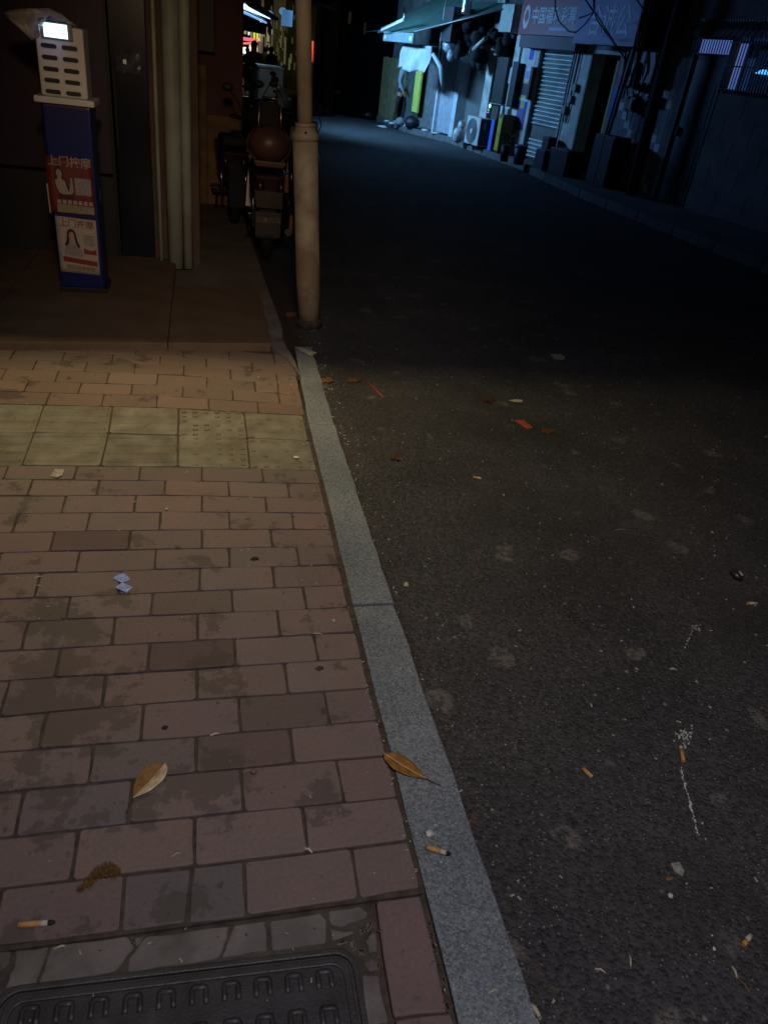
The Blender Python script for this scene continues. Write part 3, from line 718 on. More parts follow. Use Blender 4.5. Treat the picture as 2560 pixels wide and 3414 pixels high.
# ------------------------------------------------------------------ scooters
SCB = mat('dark_scooter_paint', (.028,.014,.014), .3, var=.2); BRB = mat('brown_gloss_box', (.10,.047,.032), .42, var=.15, scale=8)
ORANGE = mat('amber_reflector', (.45,.16,.03), .3); PLATE = mat('plate_grey', (.045,.034,.030), .5, var=.2, scale=20); SILV = mat('dull_chrome', (.26,.24,.23), .25, .9)
def scooter(x, y, label, rot=0, box=True, group='scooters parked in the lane'):
    t = thing('motor_scooter', (x, y, ZR), label, 'scooter', group)
    def P(px, py, pz):
        c, s_ = math.cos(rot), math.sin(rot); return (x+px*c-py*s_, y+px*s_+py*c, ZR+pz)
    def wheel(py):
        w_ = MB(); n = 26; R1 = .23
        pr = [(.0,R1),(.03,R1-.012),(.045,R1-.04),(.035,R1-.075),(0,R1-.08),(-.035,R1-.075),(-.045,R1-.04),(-.03,R1-.012)]
        vs = []; fs = []
        for k in range(n):
            a = 2*math.pi*k/n
            for px, r_ in pr: vs.append(P(px, py+r_*math.cos(a), .23+r_*math.sin(a)))
        m_ = len(pr)
        for k in range(n):
            for i in range(m_): fs.append((k*m_+i, k*m_+(i+1)%m_, ((k+1)%n)*m_+(i+1)%m_, ((k+1)%n)*m_+i))
        wo = w_.add(vs, fs, True).build('wheel', RUBBER, t)
        MB().cyl(P(-.02,py,.23), P(.02,py,.23), .155, n=20).build('rim', SILV, wo)
    wheel(.25); wheel(1.45)
    MB().hexa([P(-.07,.05,.42),P(.07,.05,.42),P(.11,.85,.36),P(-.11,.85,.36)],[P(-.12,.0,.72),P(.12,.0,.72),P(.15,.8,.74),P(-.15,.8,.74)]).build('body', SCB, t, bevel=.03, seg=3)
    MB().hexa([P(-.14,.1,.75),P(.14,.1,.75),P(.12,.85,.75),P(-.12,.85,.75)],[P(-.12,.12,.83),P(.12,.12,.83),P(.09,.82,.80),P(-.09,.82,.80)]).build('seat', RUBBER, t, bevel=.025, seg=3)
    MB().hexa([P(-.16,.85,.20),P(.16,.85,.20),P(.16,1.15,.20),P(-.16,1.15,.20)],[P(-.17,.85,.26),P(.17,.85,.26),P(.17,1.2,.26),P(-.17,1.2,.26)]).build('footboard', SCB, t, bevel=.01)
    MB().hexa([P(-.20,1.15,.25),P(.20,1.15,.25),P(.16,1.22,.25),P(-.16,1.22,.25)],[P(-.16,1.30,.92),P(.16,1.30,.92),P(.12,1.38,.92),P(-.12,1.38,.92)]).build('leg_shield', SCB, t, bevel=.015)
    MB().tube([P(0,1.45,.3),P(0,1.3,.95)],.02).build('steering_column', BLACKM, t)
    hb = MB().tube([P(-.33,1.12,1.03),P(-.18,1.25,1.0),P(0,1.28,.98),P(.18,1.25,1.0),P(.33,1.12,1.03)],.013).build('handlebar', BLACKM, t)
    for sg in (-1, 1):
        MB().tube([P(sg*.33,1.12,1.03),P(sg*.23,1.19,1.015)],.019).build('grip', RUBBER, hb)
        mi = MB().tube([P(sg*.2,1.24,1.0),P(sg*.27,1.2,1.15),P(sg*.33,1.2,1.22)],.006).build('mirror_stalk', BLACKM, t)
        MB().ell(P(sg*.36,1.2,1.25),.05,.012,.035,12,8).build('mirror', BLACKP, mi)
    MB().hexa([P(-.09,1.3,.88),P(.09,1.3,.88),P(.08,1.42,.9),P(-.08,1.42,.9)],[P(-.09,1.28,1.02),P(.09,1.28,1.02),P(.07,1.38,1.02),P(-.07,1.38,1.02)]).build('headlamp_cowl', SCB, t, bevel=.02)
    MB().hexa([P(-.07,1.2,.42),P(.07,1.2,.42),P(.07,1.68,.42),P(-.07,1.68,.42)],[P(-.05,1.25,.50),P(.05,1.25,.50),P(.05,1.62,.47),P(-.05,1.62,.47)]).build('front_mudguard', SCB, t, bevel=.02)
    MB().hexa([P(-.075,-.02,.22),P(.075,-.02,.22),P(.075,.01,.22),P(-.075,.01,.22)],[P(-.075,.02,.62),P(.075,.02,.62),P(.075,.06,.62),P(-.075,.06,.62)]).build('rear_mudguard', RUBBER, t)
    for sg in (-1,1):
        MB().ell(P(sg*.085,.30,.62),.075,.34,.15,14,9).build('side_fairing', SCB, t); MB().tube([P(sg*.14,.55,.24),P(sg*.15,.5,.16)],.012,6).build('footrest', BLACKM, t)
    MB().tube([P(-.12,1.22,1.0),P(-.16,1.36,.85),P(-.06,1.36,.6)],.006,6).build('brake_cable', BLACKM, t); MB().tube([P(.16,1.24,1.0),P(.2,1.38,.88),P(.05,1.4,.55)],.006,6).build('brake_cable', BLACKM, t)
    MB().tube([P(-.13,.30,.62),P(-.11,.25,.25)],.018,8).build('shock_absorber', SILV, t); MB().tube([P(.13,.30,.62),P(.11,.25,.25)],.018,8).build('shock_absorber', SILV, t)
    return t, P
sc1, P_ = scooter(.535, 6.62, 'dark scooter parked nearest, seen from behind, with round brown top box and two number plates', R(-3))
bxm = MB(); rot_ = Matrix.Identity(3)
bxm.ell(P_(-.01,-.05,.955), .165,.15,.135, 28, 16); bxm.build('top_box', BRB, sc1)
MB().tube([tuple(Vector(P_(.172*math.cos(a)-.01,-.045,.945+.138*math.sin(a)))) for a in [2*math.pi*k/32 for k in range(33)]],.009,8,False).build('box_seam', mat('seam',(.05,.02,.012),.3), sc1)
MB().hexa([P_(-.11,-.12,.79),P_(.11,-.12,.79),P_(.11,.08,.79),P_(-.11,.08,.79)],[P_(-.13,-.13,.835),P_(.13,-.13,.835),P_(.13,.1,.835),P_(-.13,.1,.835)]).build('box_rack', mat('rack',(.12,.07,.05),.5), sc1, bevel=.01)
MB().hexa([P_(-.09,.35,1.0),P_(.09,.35,1.0),P_(.09,.40,1.0),P_(-.09,.40,1.0)],[P_(-.07,.38,1.22),P_(.07,.38,1.22),P_(.07,.42,1.22),P_(-.07,.42,1.22)]).build('backrest', RUBBER, sc1, bevel=.02)
MB().tube([P_(-.10,.3,.83),P_(-.085,.34,1.2),P_(-.06,.38,1.25),P_(.06,.38,1.25),P_(.085,.34,1.2),P_(.10,.3,.83)],.009).build('backrest_frame', SILV, sc1)
a_ = MB().hexa([P_(-.10,-.05,.47),P_(.115,-.05,.47),P_(.115,-.04,.47),P_(-.10,-.04,.47)],[P_(-.115,-.06,.60),P_(.115,-.06,.60),P_(.115,-.05,.60),P_(-.115,-.05,.60)]).build('number_plate', PLATE, sc1, bevel=.002)
b2_ = MB().hexa([P_(-.10,-.05,.24),P_(.105,-.05,.24),P_(.105,-.04,.24),P_(-.10,-.04,.24)],[P_(-.105,-.06,.44),P_(.11,-.06,.44),P_(.11,-.05,.44),P_(-.105,-.05,.44)]).build('number_plate', PLATE, sc1, bevel=.002)
DKI = mat('plate_ink', (.03,.02,.02), .6); PLI = mat('plate_pale', (.2,.14,.12), .6)
def platetext(txt, px, pz, size, m, parent, sx=1): text_mesh(txt, size, m, Vector(P_(px,-.068,pz)), (1,-.05,0), (0,.05,1), parent, ext=.0004, sx=sx, bold=.0006)
platetext('0718083', -.095, .495, .055, DKI, a_, 1.0)
platetext('云兼介马', -.10, .36, .052, PLI, b2_, .98)
platetext('0718083', -.095, .255, .03, DKI, b2_, 1.4)
MB().hexa([P_(.125,-.04,.60),P_(.16,-.04,.60),P_(.17,.05,.6),P_(.125,.05,.6)],[P_(.125,-.05,.73),P_(.155,-.05,.75),P_(.165,.05,.75),P_(.125,.05,.73)]).build('tail_lamp', mat('lamp_lens',(.25,.13,.08),.2), sc1, bevel=.01)
MB().ell(P_(.195,-.02,.35),.017,.012,.085,10,8).build('side_reflector', ORANGE, sc1)
MB().ell(P_(.17,.0,.52),.03,.04,.04).build('indicator', BLACKP, sc1)
MB().tube([P_(.12,.1,.25),P_(.17,.0,.28),P_(.17,-.08,.30)],.03,12).build('exhaust', BLACKM, sc1)
s2, _ = scooter(.33, 7.9, 'dark scooter leaning at the brown wall, left of the one with the brown top box', R(4))
s3, _ = scooter(1.02, 8.3, 'black scooter seen between the street pole and the brown top box', R(-6))
s4, _ = scooter(.72, 9.6, 'black scooter with wide handlebars in front of the white cargo box', R(8))
s5, _ = scooter(1.15, 11.6, 'dark scooter parked beside the white cargo box', R(-12))
s6, _ = scooter(.62, 12.2, 'scooter with bright chrome mudguard at the far end of the lane row', R(10))
# cargo tricycle with white box
WB = mat('white_cargo_box', (.55,.58,.62), .5, var=.1, scale=4, dirt=.25, dirtcol=(.25,.27,.3))
ct = thing('cargo_tricycle', (1.12, 14.6, ZR), 'white box cargo tricycle parked beyond the scooters', 'tricycle')
MB().box(.93,1.34,14.3,15.3,.86+ZR-.10,1.21).build('cargo_box', WB, ct, bevel=.02)
MB().box(.92,1.35,14.29,15.31,1.212,1.245).build('lid', WB, ct, bevel=.006)
MB().box(.96,1.31,14.35,15.9,.55,.69).build('chassis', BLACKM, ct)
for x in (.88,1.38):
    MB().cyl((x-.03,14.8,.2),(x+.03,14.8,.2),.26,n=24).build('wheel', RUBBER, ct)
MB().cyl((1.12,16.2,.2),(1.16,16.2,.2),.26,n=24).build('wheel', RUBBER, ct)
MB().tube([(.9,15.9,1.0),(1.13,16.0,.95),(1.38,15.9,1.0)],.015).build('handlebar', BLACKM, ct)
# pale post and shrouds
tag(MB().tube([(.845,13,ZR),(.855,13,1.22)],.012).build('marker_post', mat('pale_post',(.5,.55,.65),.5)), 'thin pale post between the scooters and the white cargo box', 'post')
sh_ = MB(); rr = random.Random(4)
sh_.ell((1.02,11.0,.95),.10,.12,.13,16,10,.18,rnd=rr)
tag(sh_.build('plastic_bag', mat('blue_bag',(.30,.38,.5),.35,bump=.01,bscale=25)), 'pale blue plastic bag hanging on a scooter in the lane', 'plastic bag')
# ================================================================== RIGHT-HAND STREET FRONT
def Z5(x, y): return (1600+x*.5787, y*.5787)
def ZB(x, y): return (1700+x*.3014, y*.3014)
def ZC(x, y): return (2100+x*.2773, y*.2773)
def ZS(x, y): return (1500+x*.2441, y*.2441)
def Z4(x, y): return (1000+x*.4219, y*.4219)
def Z2(x, y): return (600+x*.3014, y*.3014)
def fp(p, off=0.):
    d = ray(*p); o = FOv + FN*off
    det = d.x*(-FT.y) + FT.x*d.y
    s_ = (o.x*(-FT.y)+FT.x*o.y)/det; u = (d.x*o.y-d.y*o.x)/det
    return u, CAMH+s_*d.z
GZ = .06
TILEW = mat('pale_wall_tile', (.50,.51,.48), .6, var=.22, scale=5, bump=.001, dirt=.45, dirtcol=(.24,.25,.24))
GREYW = mat('grey_render', (.17,.155,.15), .9, var=.25, scale=2.2, bump=.004, bscale=25, dirt=.5, dirtcol=(.09,.08,.08))
MOSA = mat('mosaic_wall', (.20,.21,.22), .7, var=.25, scale=9, bump=.002, dirt=.3, dirtcol=(.1,.1,.1))
DARKW = mat('dark_render', (.045,.045,.05), .9, var=.3, scale=2)
STEELD = mat('dark_steel_door', (.022,.024,.03), .5, .3, var=.3, scale=4)
ALU = mat('shutter_metal', (.34,.38,.37), .45, .55, var=.2, scale=3, dirt=.3, dirtcol=(.14,.15,.14))
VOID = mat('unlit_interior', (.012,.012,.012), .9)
CABLE = mat('black_cable', (.01,.01,.01), .6)
def T(name, u, off, label, cat, group=None): 
    return thing(name, FO(u, off, GZ), label, cat, group)
def fb(u0, u1, o0, o1, z0, z1, nm, m, par, bevel=0, lean=0, seg=2): return MB().fbox(min(u0,u1), max(u0,u1), o0, o1, z0, z1, lean).build(nm, m, par, bevel=bevel, seg=seg)
# --- building 1: grey wall with barred window and steel door (nearest, right)
b1 = T('grey_building', -1, 0, 'dark grey building at the right edge with a black steel door and barred windows', 'building')
fb(-12,-.30,-.3,0,-.1,1.74,'wall',GREYW,b1); fb(-12,-.30,-.3,0,2.62,6,'wall',GREYW,b1); fb(-.30,.46,-.3,0,2.40,6,'wall',GREYW,b1)
fb(.46,.62,-.3,0,-.1,6,'wall',GREYW,b1); fb(-12,-11.8,-.3,0,1.74,2.62,'wall',GREYW,b1)
rr = random.Random(8)
for z in (.42,.82,1.22,1.6):      # wide stone-faced courses, slightly proud
    pass
for j in range(5):
    z0 = .10+j*.327
    u = -.33
    k = 0
    while u > -4.2:
        w = .62 if (j+k) % 2 else .60
        if k == 0 and j % 2: w = .3
        fb(u-w+.006, u-.006, .001, .009, z0+.005, z0+.322, 'facing_panel', GREYW, b1); u -= w; k += 1
d1 = fb(-.29,.44,-.07,-.03,.07,2.19,'door',STEELD,b1,bevel=.004)
for z in (.35,1.2): fb(-.20,.35,-.03,-.022,z,z+.62,'door_panel',STEELD,d1,bevel=.003)
fb(.33,.36,-.03,.02,1.05,1.18,'handle',BLACKM,d1)
fb(.44,.46,-.1,.01,.07,2.40,'door_frame',BLACKM,b1); fb(-.31,-.29,-.1,.01,.07,2.40,'door_frame',BLACKM,b1); fb(-.29,.44,-.1,.0,2.19,2.215,'door_frame',BLACKM,b1)
WINB = mat('lit_window_glass', (.03,.04,.08), .3, emit=(.16,.28,.85), es=.42); WIND = mat('dim_window_glass', (.02,.03,.06), .3, emit=(.05,.13,.42), es=.10)
WINV = mat('dark_window_glass', (.01,.015,.03), .2, emit=(.03,.08,.3), es=.05)
# transom over the door, then window bays behind the bars
fb(-.29,.44,-.08,-.06,2.22,2.40,'transom_pane',WINB,b1)
bays = [(-.31,-.52,1.78,2.38,WINB),(-.54,-.70,1.78,2.2,WIND),(-.72,-1.3,1.78,2.3,WINV),(-1.32,-2.6,1.78,2.38,WINV),(-.31,-1.3,2.41,2.62,WIND),(-1.32,-2.6,2.41,2.62,WIND)]
fb(-11.8,-.31,-.30,-.26,1.74,2.62,'window_recess',DARKW,b1)
for a, c3, z0, z1, m_ in bays: fb(c3,a,-.16,-.15,z0,z1,'pane',m_,b1)
for u in (-.53,-1.31,-2.62): fb(u-.012,u+.012,-.18,-.12,1.74,2.62,'window_frame',BLACKM,b1)
ub = .42
BARM = mat('bar_metal', (.10,.11,.13), .5, .4)
while ub > -2.7:
    MB().tube([FO(ub,.05,1.72 if ub < -.32 else 2.215),FO(ub,.05,2.66)],.0085,6).build('window_bar', BARM, b1); ub -= .055
for z in (1.76,2.06,2.36): fb(-2.72,-.31,.035,.047,z,z+.018,'bar_rail',BARM,b1)
# corrugated awning sheet above the bars
cs = MB(); N = 150; vs = []; 
for i in range(N+1):
    u = .50-3.6*i/N; dz = .012*math.sin(i*math.pi/2.5)
    vs += [FO(u,.0,2.62+dz), FO(u,.10,2.43+dz)]
cs.add(vs, [(2*i,2*i+1,2*i+3,2*i+2) for i in range(N)]).build('corrugated_strip', mat('corrugated_sheet',(.13,.15,.18),.6,.2,var=.2), b1)
fb(-3.2,.5,0,.03,2.63,2.66,'awning_rail',mat('rail',(.2,.22,.26),.5),b1)
# lit lampshade seen through the window
lt = T('lamp_shade', -1.0, -.2, 'glowing cyan lamp shade hanging inside the barred window at the right edge', 'lamp')
MB().tube([FO(-.98,-.10,2.01),FO(-.98,-.10,2.075)],[.12,.03],20).build('shade', mat('glowing_shade',(.2,.5,.6),.5,emit=(.07,.42,1),es=1.6), lt)
MB().tube([FO(-.98,-.10,2.075),FO(-.98,-.10,2.6)],.004,6).build('cord', CABLE, lt)
# --- building 2: mosaic piece, meter clutter, corridor door
b2 = T('tiled_building', 2, 0, 'narrow tiled building with an open dark corridor door below the blue sign', 'building')
fb(.62,2.30,-.3,-.005,-.1,6,'wall',MOSA,b2); fb(2.30,3.15,-.3,-.005,2.17,6,'wall',MOSA,b2); fb(3.15,3.72,-.3,-.005,-.1,6,'wall',TILEW,b2)
for j in range(15):
    for k in range(11):
        u = .66+k*.135; z = .10+j*.13
        if z > 1.95: continue
        fb(u, u+.129, -.0045, .001, z, z+.124, 'wall_tile', MOSA if (j*7+k*3)%5 else TILEW, b2)
for j in range(9):
    for k in range(3):
        fb(3.17+k*.18, 3.17+k*.18+.174, -.0045, .002, .10+j*.23, .10+j*.23+.224, 'wall_tile', TILEW, b2)
# corridor behind the door
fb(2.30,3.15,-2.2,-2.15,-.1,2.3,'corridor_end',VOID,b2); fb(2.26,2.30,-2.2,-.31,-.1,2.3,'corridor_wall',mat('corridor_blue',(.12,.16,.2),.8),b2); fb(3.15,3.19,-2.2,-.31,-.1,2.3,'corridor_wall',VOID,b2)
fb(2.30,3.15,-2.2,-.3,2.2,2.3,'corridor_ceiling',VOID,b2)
LIME = mat('lime_frame', (.30,.36,.09), .6, var=.15)
dl = fb(2.30,2.36,-.34,.0,.08,2.02,'lime_jamb',LIME,b2); fb(2.30,3.15,-.33,.0,2.10,2.165,'lintel',TILEW,b2)
bpn = T('notice_board', 2.2, .01, 'plain blue notice panel on the wall right of the corridor door', 'notice')
fb(2.02,2.27,.002,.012,1.14,1.60,'panel',mat('blue_notice',(.05,.10,.42),.6),bpn,bevel=.003)
# door lamp, panels
# --- leaning utility pole with cables and meter boxes
up_ = T('utility_pole', 1.8, .35, 'thin leaning steel pole with black cables, in front of the tiled wall', 'utility pole')
a0 = fp(Z5(690,900), .3); a1 = fp(Z5(970,0), .3)
MB().tube([FO(a0[0],.3,.03),FO(a1[0],.3,a1[1]),FO(a1[0]-.3,.3,4.2)],.032,12).build('pole', mat('pole_metal',(.23,.27,.30),.5,.3,var=.2), up_)
MB().tube([FO(a0[0]+.10,.28,.03),FO(a1[0]+.10,.28,a1[1]+.3)],.018,8).build('cable_bundle', CABLE, up_)
# black pole/column left of door
dp = T('wooden_pole', .9, .35, 'thick black utility pole standing between the tiled wall and the steel door', 'utility pole')
u0, z0 = fp(Z5(1060,1000), .3); u1, z1 = fp(Z5(1270,60), .3)
MB().tube([FO(.62,.35,.02),FO(.66,.35,2.0),FO(.68,.35,5)],[.10,.095,.085],16).build('pole', mat('black_wood_pole',(.012,.012,.014),.9,var=.4,scale=20,bump=.004), dp)
# meter boxes cluster
rr = random.Random(21)
mc = [((1.95,1.50),(1.75,2.15)),((1.68,1.22),(1.98,2.62)),((1.34,1.02),(1.70,2.2)),((1.72,1.45),(1.62,1.92)),((1.1,.84),(2.3,2.9)),((2.0,1.75),(2.35,2.9)),((1.55,1.35),(1.28,1.5))]
labs = ['black meter box, widest of the cluster beside the leaning pole','tall black meter cabinet at the top of the cable cluster','black meter box nearest the thick black pole','small black junction box under the tall cabinet','high black box close to the thick black pole','high black box behind the leaning conduit pole','lowest small box of the cable cluster']
for ((a, c3), (z0, z1)), lb in zip(mc, labs):
    t = T('meter_box', (a+c3)/2, .1, lb, 'meter box', 'meter boxes and cables')
    fb(c3,a,.012,.16+rr.uniform(0,.06),z0,z1,'box',mat('black_box',(.012,.013,.016),.5),t,bevel=.008)
    fb(c3+.03,a-.03,.225,.228,z0+.03,z1-.03,'door',mat('black_box',(.012,.013,.016)),t)
for i, (z, u) in enumerate(((1.50,1.62),(1.52,1.18),(1.48,.95))):
    t = T('electric_meter', u, .1, ['glass-faced round meter, leftmost of three under the black boxes','round meter in the middle under the black boxes','pale square meter, rightmost under the black boxes'][i], 'meter', 'small meters under the boxes')
    if i < 2: MB().cyl(FO(u,.02,z),FO(u,.11,z),.055,n=18).build('meter_body', mat('meter_glass',(.22,.28,.34),.25), t)
    else: fb(u-.05,u+.05,.01,.09,z-.09,z+.08,'meter_body',mat('meter_glass',(.22,.28,.34)),t,bevel=.01)
    MB().tube([FO(u,.06,z-.05),FO(u+.04,.07,z-.2),FO(u+.01,.04,z-.4)],.008,6).build('cable', CABLE, t)
for k in range(9):
    us = 1.9-.12*k+rr.uniform(-.05,.05); 
    pts = [FO(us,.22,2.9),FO(us+rr.uniform(-.15,.15),.25,2.4),FO(us+rr.uniform(-.15,.15),.24,1.9),FO(us+rr.uniform(-.1,.1),.2,1.45+rr.uniform(0,.2))]
    tag(MB().tube(pts,.008+.006*rr.random(),6).build('hanging_cable', CABLE), ['leftmost black cable through the meter boxes','second black cable from the left pole','third black cable, over the widest meter box','fourth black cable, over the tall cabinet','fifth black cable, middle of the tall cabinet','sixth black cable, right of the tall cabinet','seventh black cable, by the middle round meter','eighth black cable, by the pale square meter','rightmost black cable beside the thick pole'][k], 'cable', 'cables in the meter cluster')
# overhead cables crossing the blue sign
def cablep(pts, off, r_=.012):
    q = [];  
    for p in pts: u, z = fp(p, off); q.append(FO(u, off, z))
    return MB().tube(q, r_, 6)
for pts, lb in ((((1977,-40),(1978,30),(1988,65),(2020,110),(2075,185)),'thick black cable drooping across the blue sign, lower of the pair'),(((1980,-40),(1981,38),(2005,75),(2045,140),(2085,200)),'thick black cable drooping across the blue sign, upper of the pair'),
                (((1850,-30),(1850,30),(1862,70),(1895,105),(1920,108),(1950,80),(1980,40)),'black cable looping under the red sign to the blue sign'),(((2118,-10),(2140,28),(2158,48)),'short black cable at the top right corner of the blue sign'),
                (((2165,-10),(2145,30),(2130,80),(2124,150),(2126,180)),'black cable hanging down the right edge of the blue sign'),(((1930,60),(1955,52),(1978,40),(1935,-25)),'thin cable across the upper left of the blue sign')):
    tag(cablep(pts, 1.05).build('hanging_cable', CABLE), lb, 'cable')
# --- building 3: lottery shop with roller shutter
b3 = T('lottery_shop', 4.6, 0, 'closed lottery ticket shop with a ribbed roller shutter under a red sign', 'shop')
fb(3.72,3.80,-.3,0,-.1,6,'wall',TILEW,b3); fb(4.98,5.72,-.3,.0,-.1,2.18,'wall',TILEW,b3); fb(3.80,5.72,-.3,.0,2.18,6,'wall',TILEW,b3)
shz0, shz1, nsl = .10, 2.15, 26
fb(3.80,4.98,-.14,-.12,.07,2.18,'shutter_backing',DARKW,b3)
for i in range(nsl):      # each slat a curved strip
    z0 = shz0+(shz1-shz0)*i/nsl; h = (shz1-shz0)/nsl; vs = []
    kk = 5
    for j in range(kk+1):
        t_ = j/kk; o_ = -.11+.034*math.sin(math.pi*t_)**.8
        vs += [FO(3.815,o_,z0+h*t_*.97), FO(4.965,o_,z0+h*t_*.97)]
    flat = 4 <= i <= 8
    if flat: vs = [v if True else v for v in vs]
    if i in (5,6,7): 
        vs = []
        for j in range(kk+1): vs += [FO(3.815,-.10,z0+h*j/kk*.995), FO(4.965,-.10,z0+h*j/kk*.995)]
    MB().add(vs, [(2*j,2*j+1,2*j+3,2*j+2) for j in range(kk)], True).build('slat', ALU if i not in (5,6,7) else mat('dull_panel',(.12,.13,.12),.6,.3), b3)
for u in (3.795,4.965): fb(u,u+.03,-.12,-.02,.07,2.18,'guide_rail',mat('guide',(.25,.28,.29),.5,.4),b3)
for k, u in enumerate((3.70,3.62,3.5)):
    tag(MB().tube([FO(u,.03,2.4),FO(u+.01,.04,1.5),FO(u-.01,.03,.9 if k else .3)],.014,6).build('wall_cable', CABLE), ['long black cable down the pier right of the shutter','black cable on the pier, middle one of three','shorter black cable on the pier nearest the corridor door'][k], 'cable')
for k, (z, u) in enumerate(((1.45,3.42),(1.25,3.5),(1.05,3.62))):
    tag(MB().fbox(u-.06,u+.06,.003,.08,z,z+.13).build('switch_box', mat('grey_box',(.2,.22,.24),.5), bevel=.006), ['small grey switch box, upper right on the pier','small grey switch box, middle on the pier','small grey switch box, lowest on the pier'][k], 'box')
# tiles on the pier left of the shutter
for j in range(9):
    for k in range(4):
        fb(4.995+k*.178, 4.995+k*.178+.173, .001, .006, .09+j*.228, .09+j*.228+.223, 'wall_tile', TILEW, b3)
# red sign
RSG = mat('red_sign_face', (.24,.014,.026), .45, var=.15, scale=2, dirt=.3, dirtcol=(.12,.03,.05))
rs_ = T('red_sign', 4.5, .3, 'red shop sign with white characters and a round emblem above the roller shutter', 'sign')
fb(3.42,5.52,.02,.30,2.32,3.0,'sign_box',RSG,rs_,bevel=.004)
fb(3.36,5.42,.01,.28,2.10,2.315,'shutter_hood',mat('dark_hood',(.10,.065,.08),.6,var=.2),b3,bevel=.004)
PALE = mat('pale_lettering', (.55,.60,.60), .5, var=.1)
fx = FO(0,.303,0); fdir = -Vector((FT.x,FT.y,0))
ltr = text_mesh('中国福利彩票', .30, PALE, FO(5.07,.304,2.535), fdir, (0,0,1), rs_, ext=.002, sx=.88, bold=.004)
# round emblem: pale ring disc with a red clover cut
em = MB(); n = 28
cc = (5.27, 2.62)
ring_o = [FO(cc[0]-.115*math.cos(2*math.pi*k/n),.306,cc[1]+.205*math.sin(2*math.pi*k/n)) for k in range(n)]
em.add(ring_o, [tuple(range(n))]).build('emblem_disc', PALE, rs_)
def lobe(cx, cz, r1, r2, d=.309): return MB().add([FO(cc[0]-cx-r1*math.cos(2*math.pi*k/16),d,cc[1]+cz+r2*math.sin(2*math.pi*k/16)) for k in range(16)], [tuple(range(16))])
for i, (cx, cz, r1, r2) in enumerate(((0,.055,.05,.07),(.033,0,.045,.06),(-.033,0,.045,.06),(0,-.03,.05,.065))): lobe(cx,cz,r1,r2,.309+.0008*i).build('emblem_petal', RSG, rs_)
MB().add([FO(cc[0]+.018,.3125,cc[1]-.05),FO(cc[0]-.018,.3125,cc[1]-.05),FO(cc[0],.3125,cc[1]-.14)],[(0,1,2)]).build('emblem_petal', RSG, rs_)
fb(3.72,4.35,.301,.306,2.40,2.455,'small_label',mat('lilac_label',(.42,.36,.5),.5),rs_)
# blue sign
BSG = mat('blue_sign_face', (.20,.13,.26), .5, var=.12, scale=2, dirt=.4, dirtcol=(.22,.16,.34))
bs_ = T('blue_sign', 2.4, .6, 'faded violet blue shop sign with large white characters above the corridor door', 'sign')
MB().hexa([FO(1.30,.35,2.22),FO(3.08,.35,2.22),FO(3.08,.55,2.22),FO(1.30,.55,2.22)],[FO(1.30,.35,3.4),FO(3.08,.35,3.4),FO(3.08,.55,3.4),FO(1.30,.55,3.4)]).build('sign_face', BSG, bs_, bevel=.01)
for u in (1.5,2.9): fb(u-.02,u+.02,.0,.35,2.5,2.54,'bracket',BLACKM,bs_)
text_mesh('合诚公', .50, mat('white_lettering',(.62,.66,.74),.5,dirt=.5,dirtcol=(.38,.38,.6)), FO(2.70,.5535,2.37), fdir, (0,0,1), bs_, ext=.002, sx=.80, bold=.004)
fb(1.28,3.10,.34,.56,2.205,2.222,'trim',mat('trim',(.2,.24,.3),.5),bs_)
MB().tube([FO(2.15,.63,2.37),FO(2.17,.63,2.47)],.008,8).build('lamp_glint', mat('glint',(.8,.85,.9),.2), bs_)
# posters on the pier
def poster2(nm, u0, u1, z0, z1, bands, lb, off=.009):
    t = T(nm, (u0+u1)/2, .01, lb, 'poster')
    for (a, b_, c3, d_, m_) in bands:
        fb(lerp(u0,u1,a), lerp(u0,u1,c3), off, off+.003, lerp(z0,z1,b_), lerp(z0,z1,d_), 'print', m_, t); off += .0004
WP = mat('pos_white',(.5,.52,.55),.5); BLP = mat('pos_blue',(.03,.05,.45),.4); PUR = mat('pos_violet',(.10,.08,.22),.5,var=.4,scale=14); YEP = mat('pos_yellow',(.42,.42,.06),.5); NAV = mat('pos_navy',(.02,.025,.06),.5)
poster2('poster', 5.12,5.42,1.72,2.12,[(0,0,1,1,WP),(.25,.45,.85,.95,BLP)],'white and blue notice at the top of the pier left of the shutter')
poster2('poster', 5.10,5.46,1.52,1.72,[(0,0,1,1,WP),(.4,.15,.75,.85,mat('pos_sky',(.12,.25,.65),.5)),(.05,.2,.3,.8,RED1)],'white sticker with a sky blue disc below the notice')
poster2('poster', 5.10,5.46,1.20,1.50,[(0,0,1,1,NAV),(0,.88,1,1,YEP),(0,0,1,.14,YEP)],'dark panel with two yellow stripes on the pier')
poster2('poster', 5.10,5.46,.58,1.18,[(0,0,1,1,BLP),(.08,.04,.92,.68,PUR),(.3,.70,.75,.92,YEP),(.0,.93,1,1,WP)],'tall violet poster with a yellow blot on the pier, lowest of the posters')
# black junction boxes beside
t = T('junction_box', 5.02, .05, 'tall black junction box between the posters and the shutter', 'box'); fb(4.985,5.07,.01,.10,1.18,1.78,'box',BLACKP,t,bevel=.006)
t = T('junction_box', 5.6, .1, 'pale and black junction box left of the posters', 'box'); fb(5.50,5.72,.01,.16,1.00,1.82,'box',BLACKP,t,bevel=.008); fb(5.723,5.733,.01,.16,.98,1.84,'side_panel',TILEW,t)
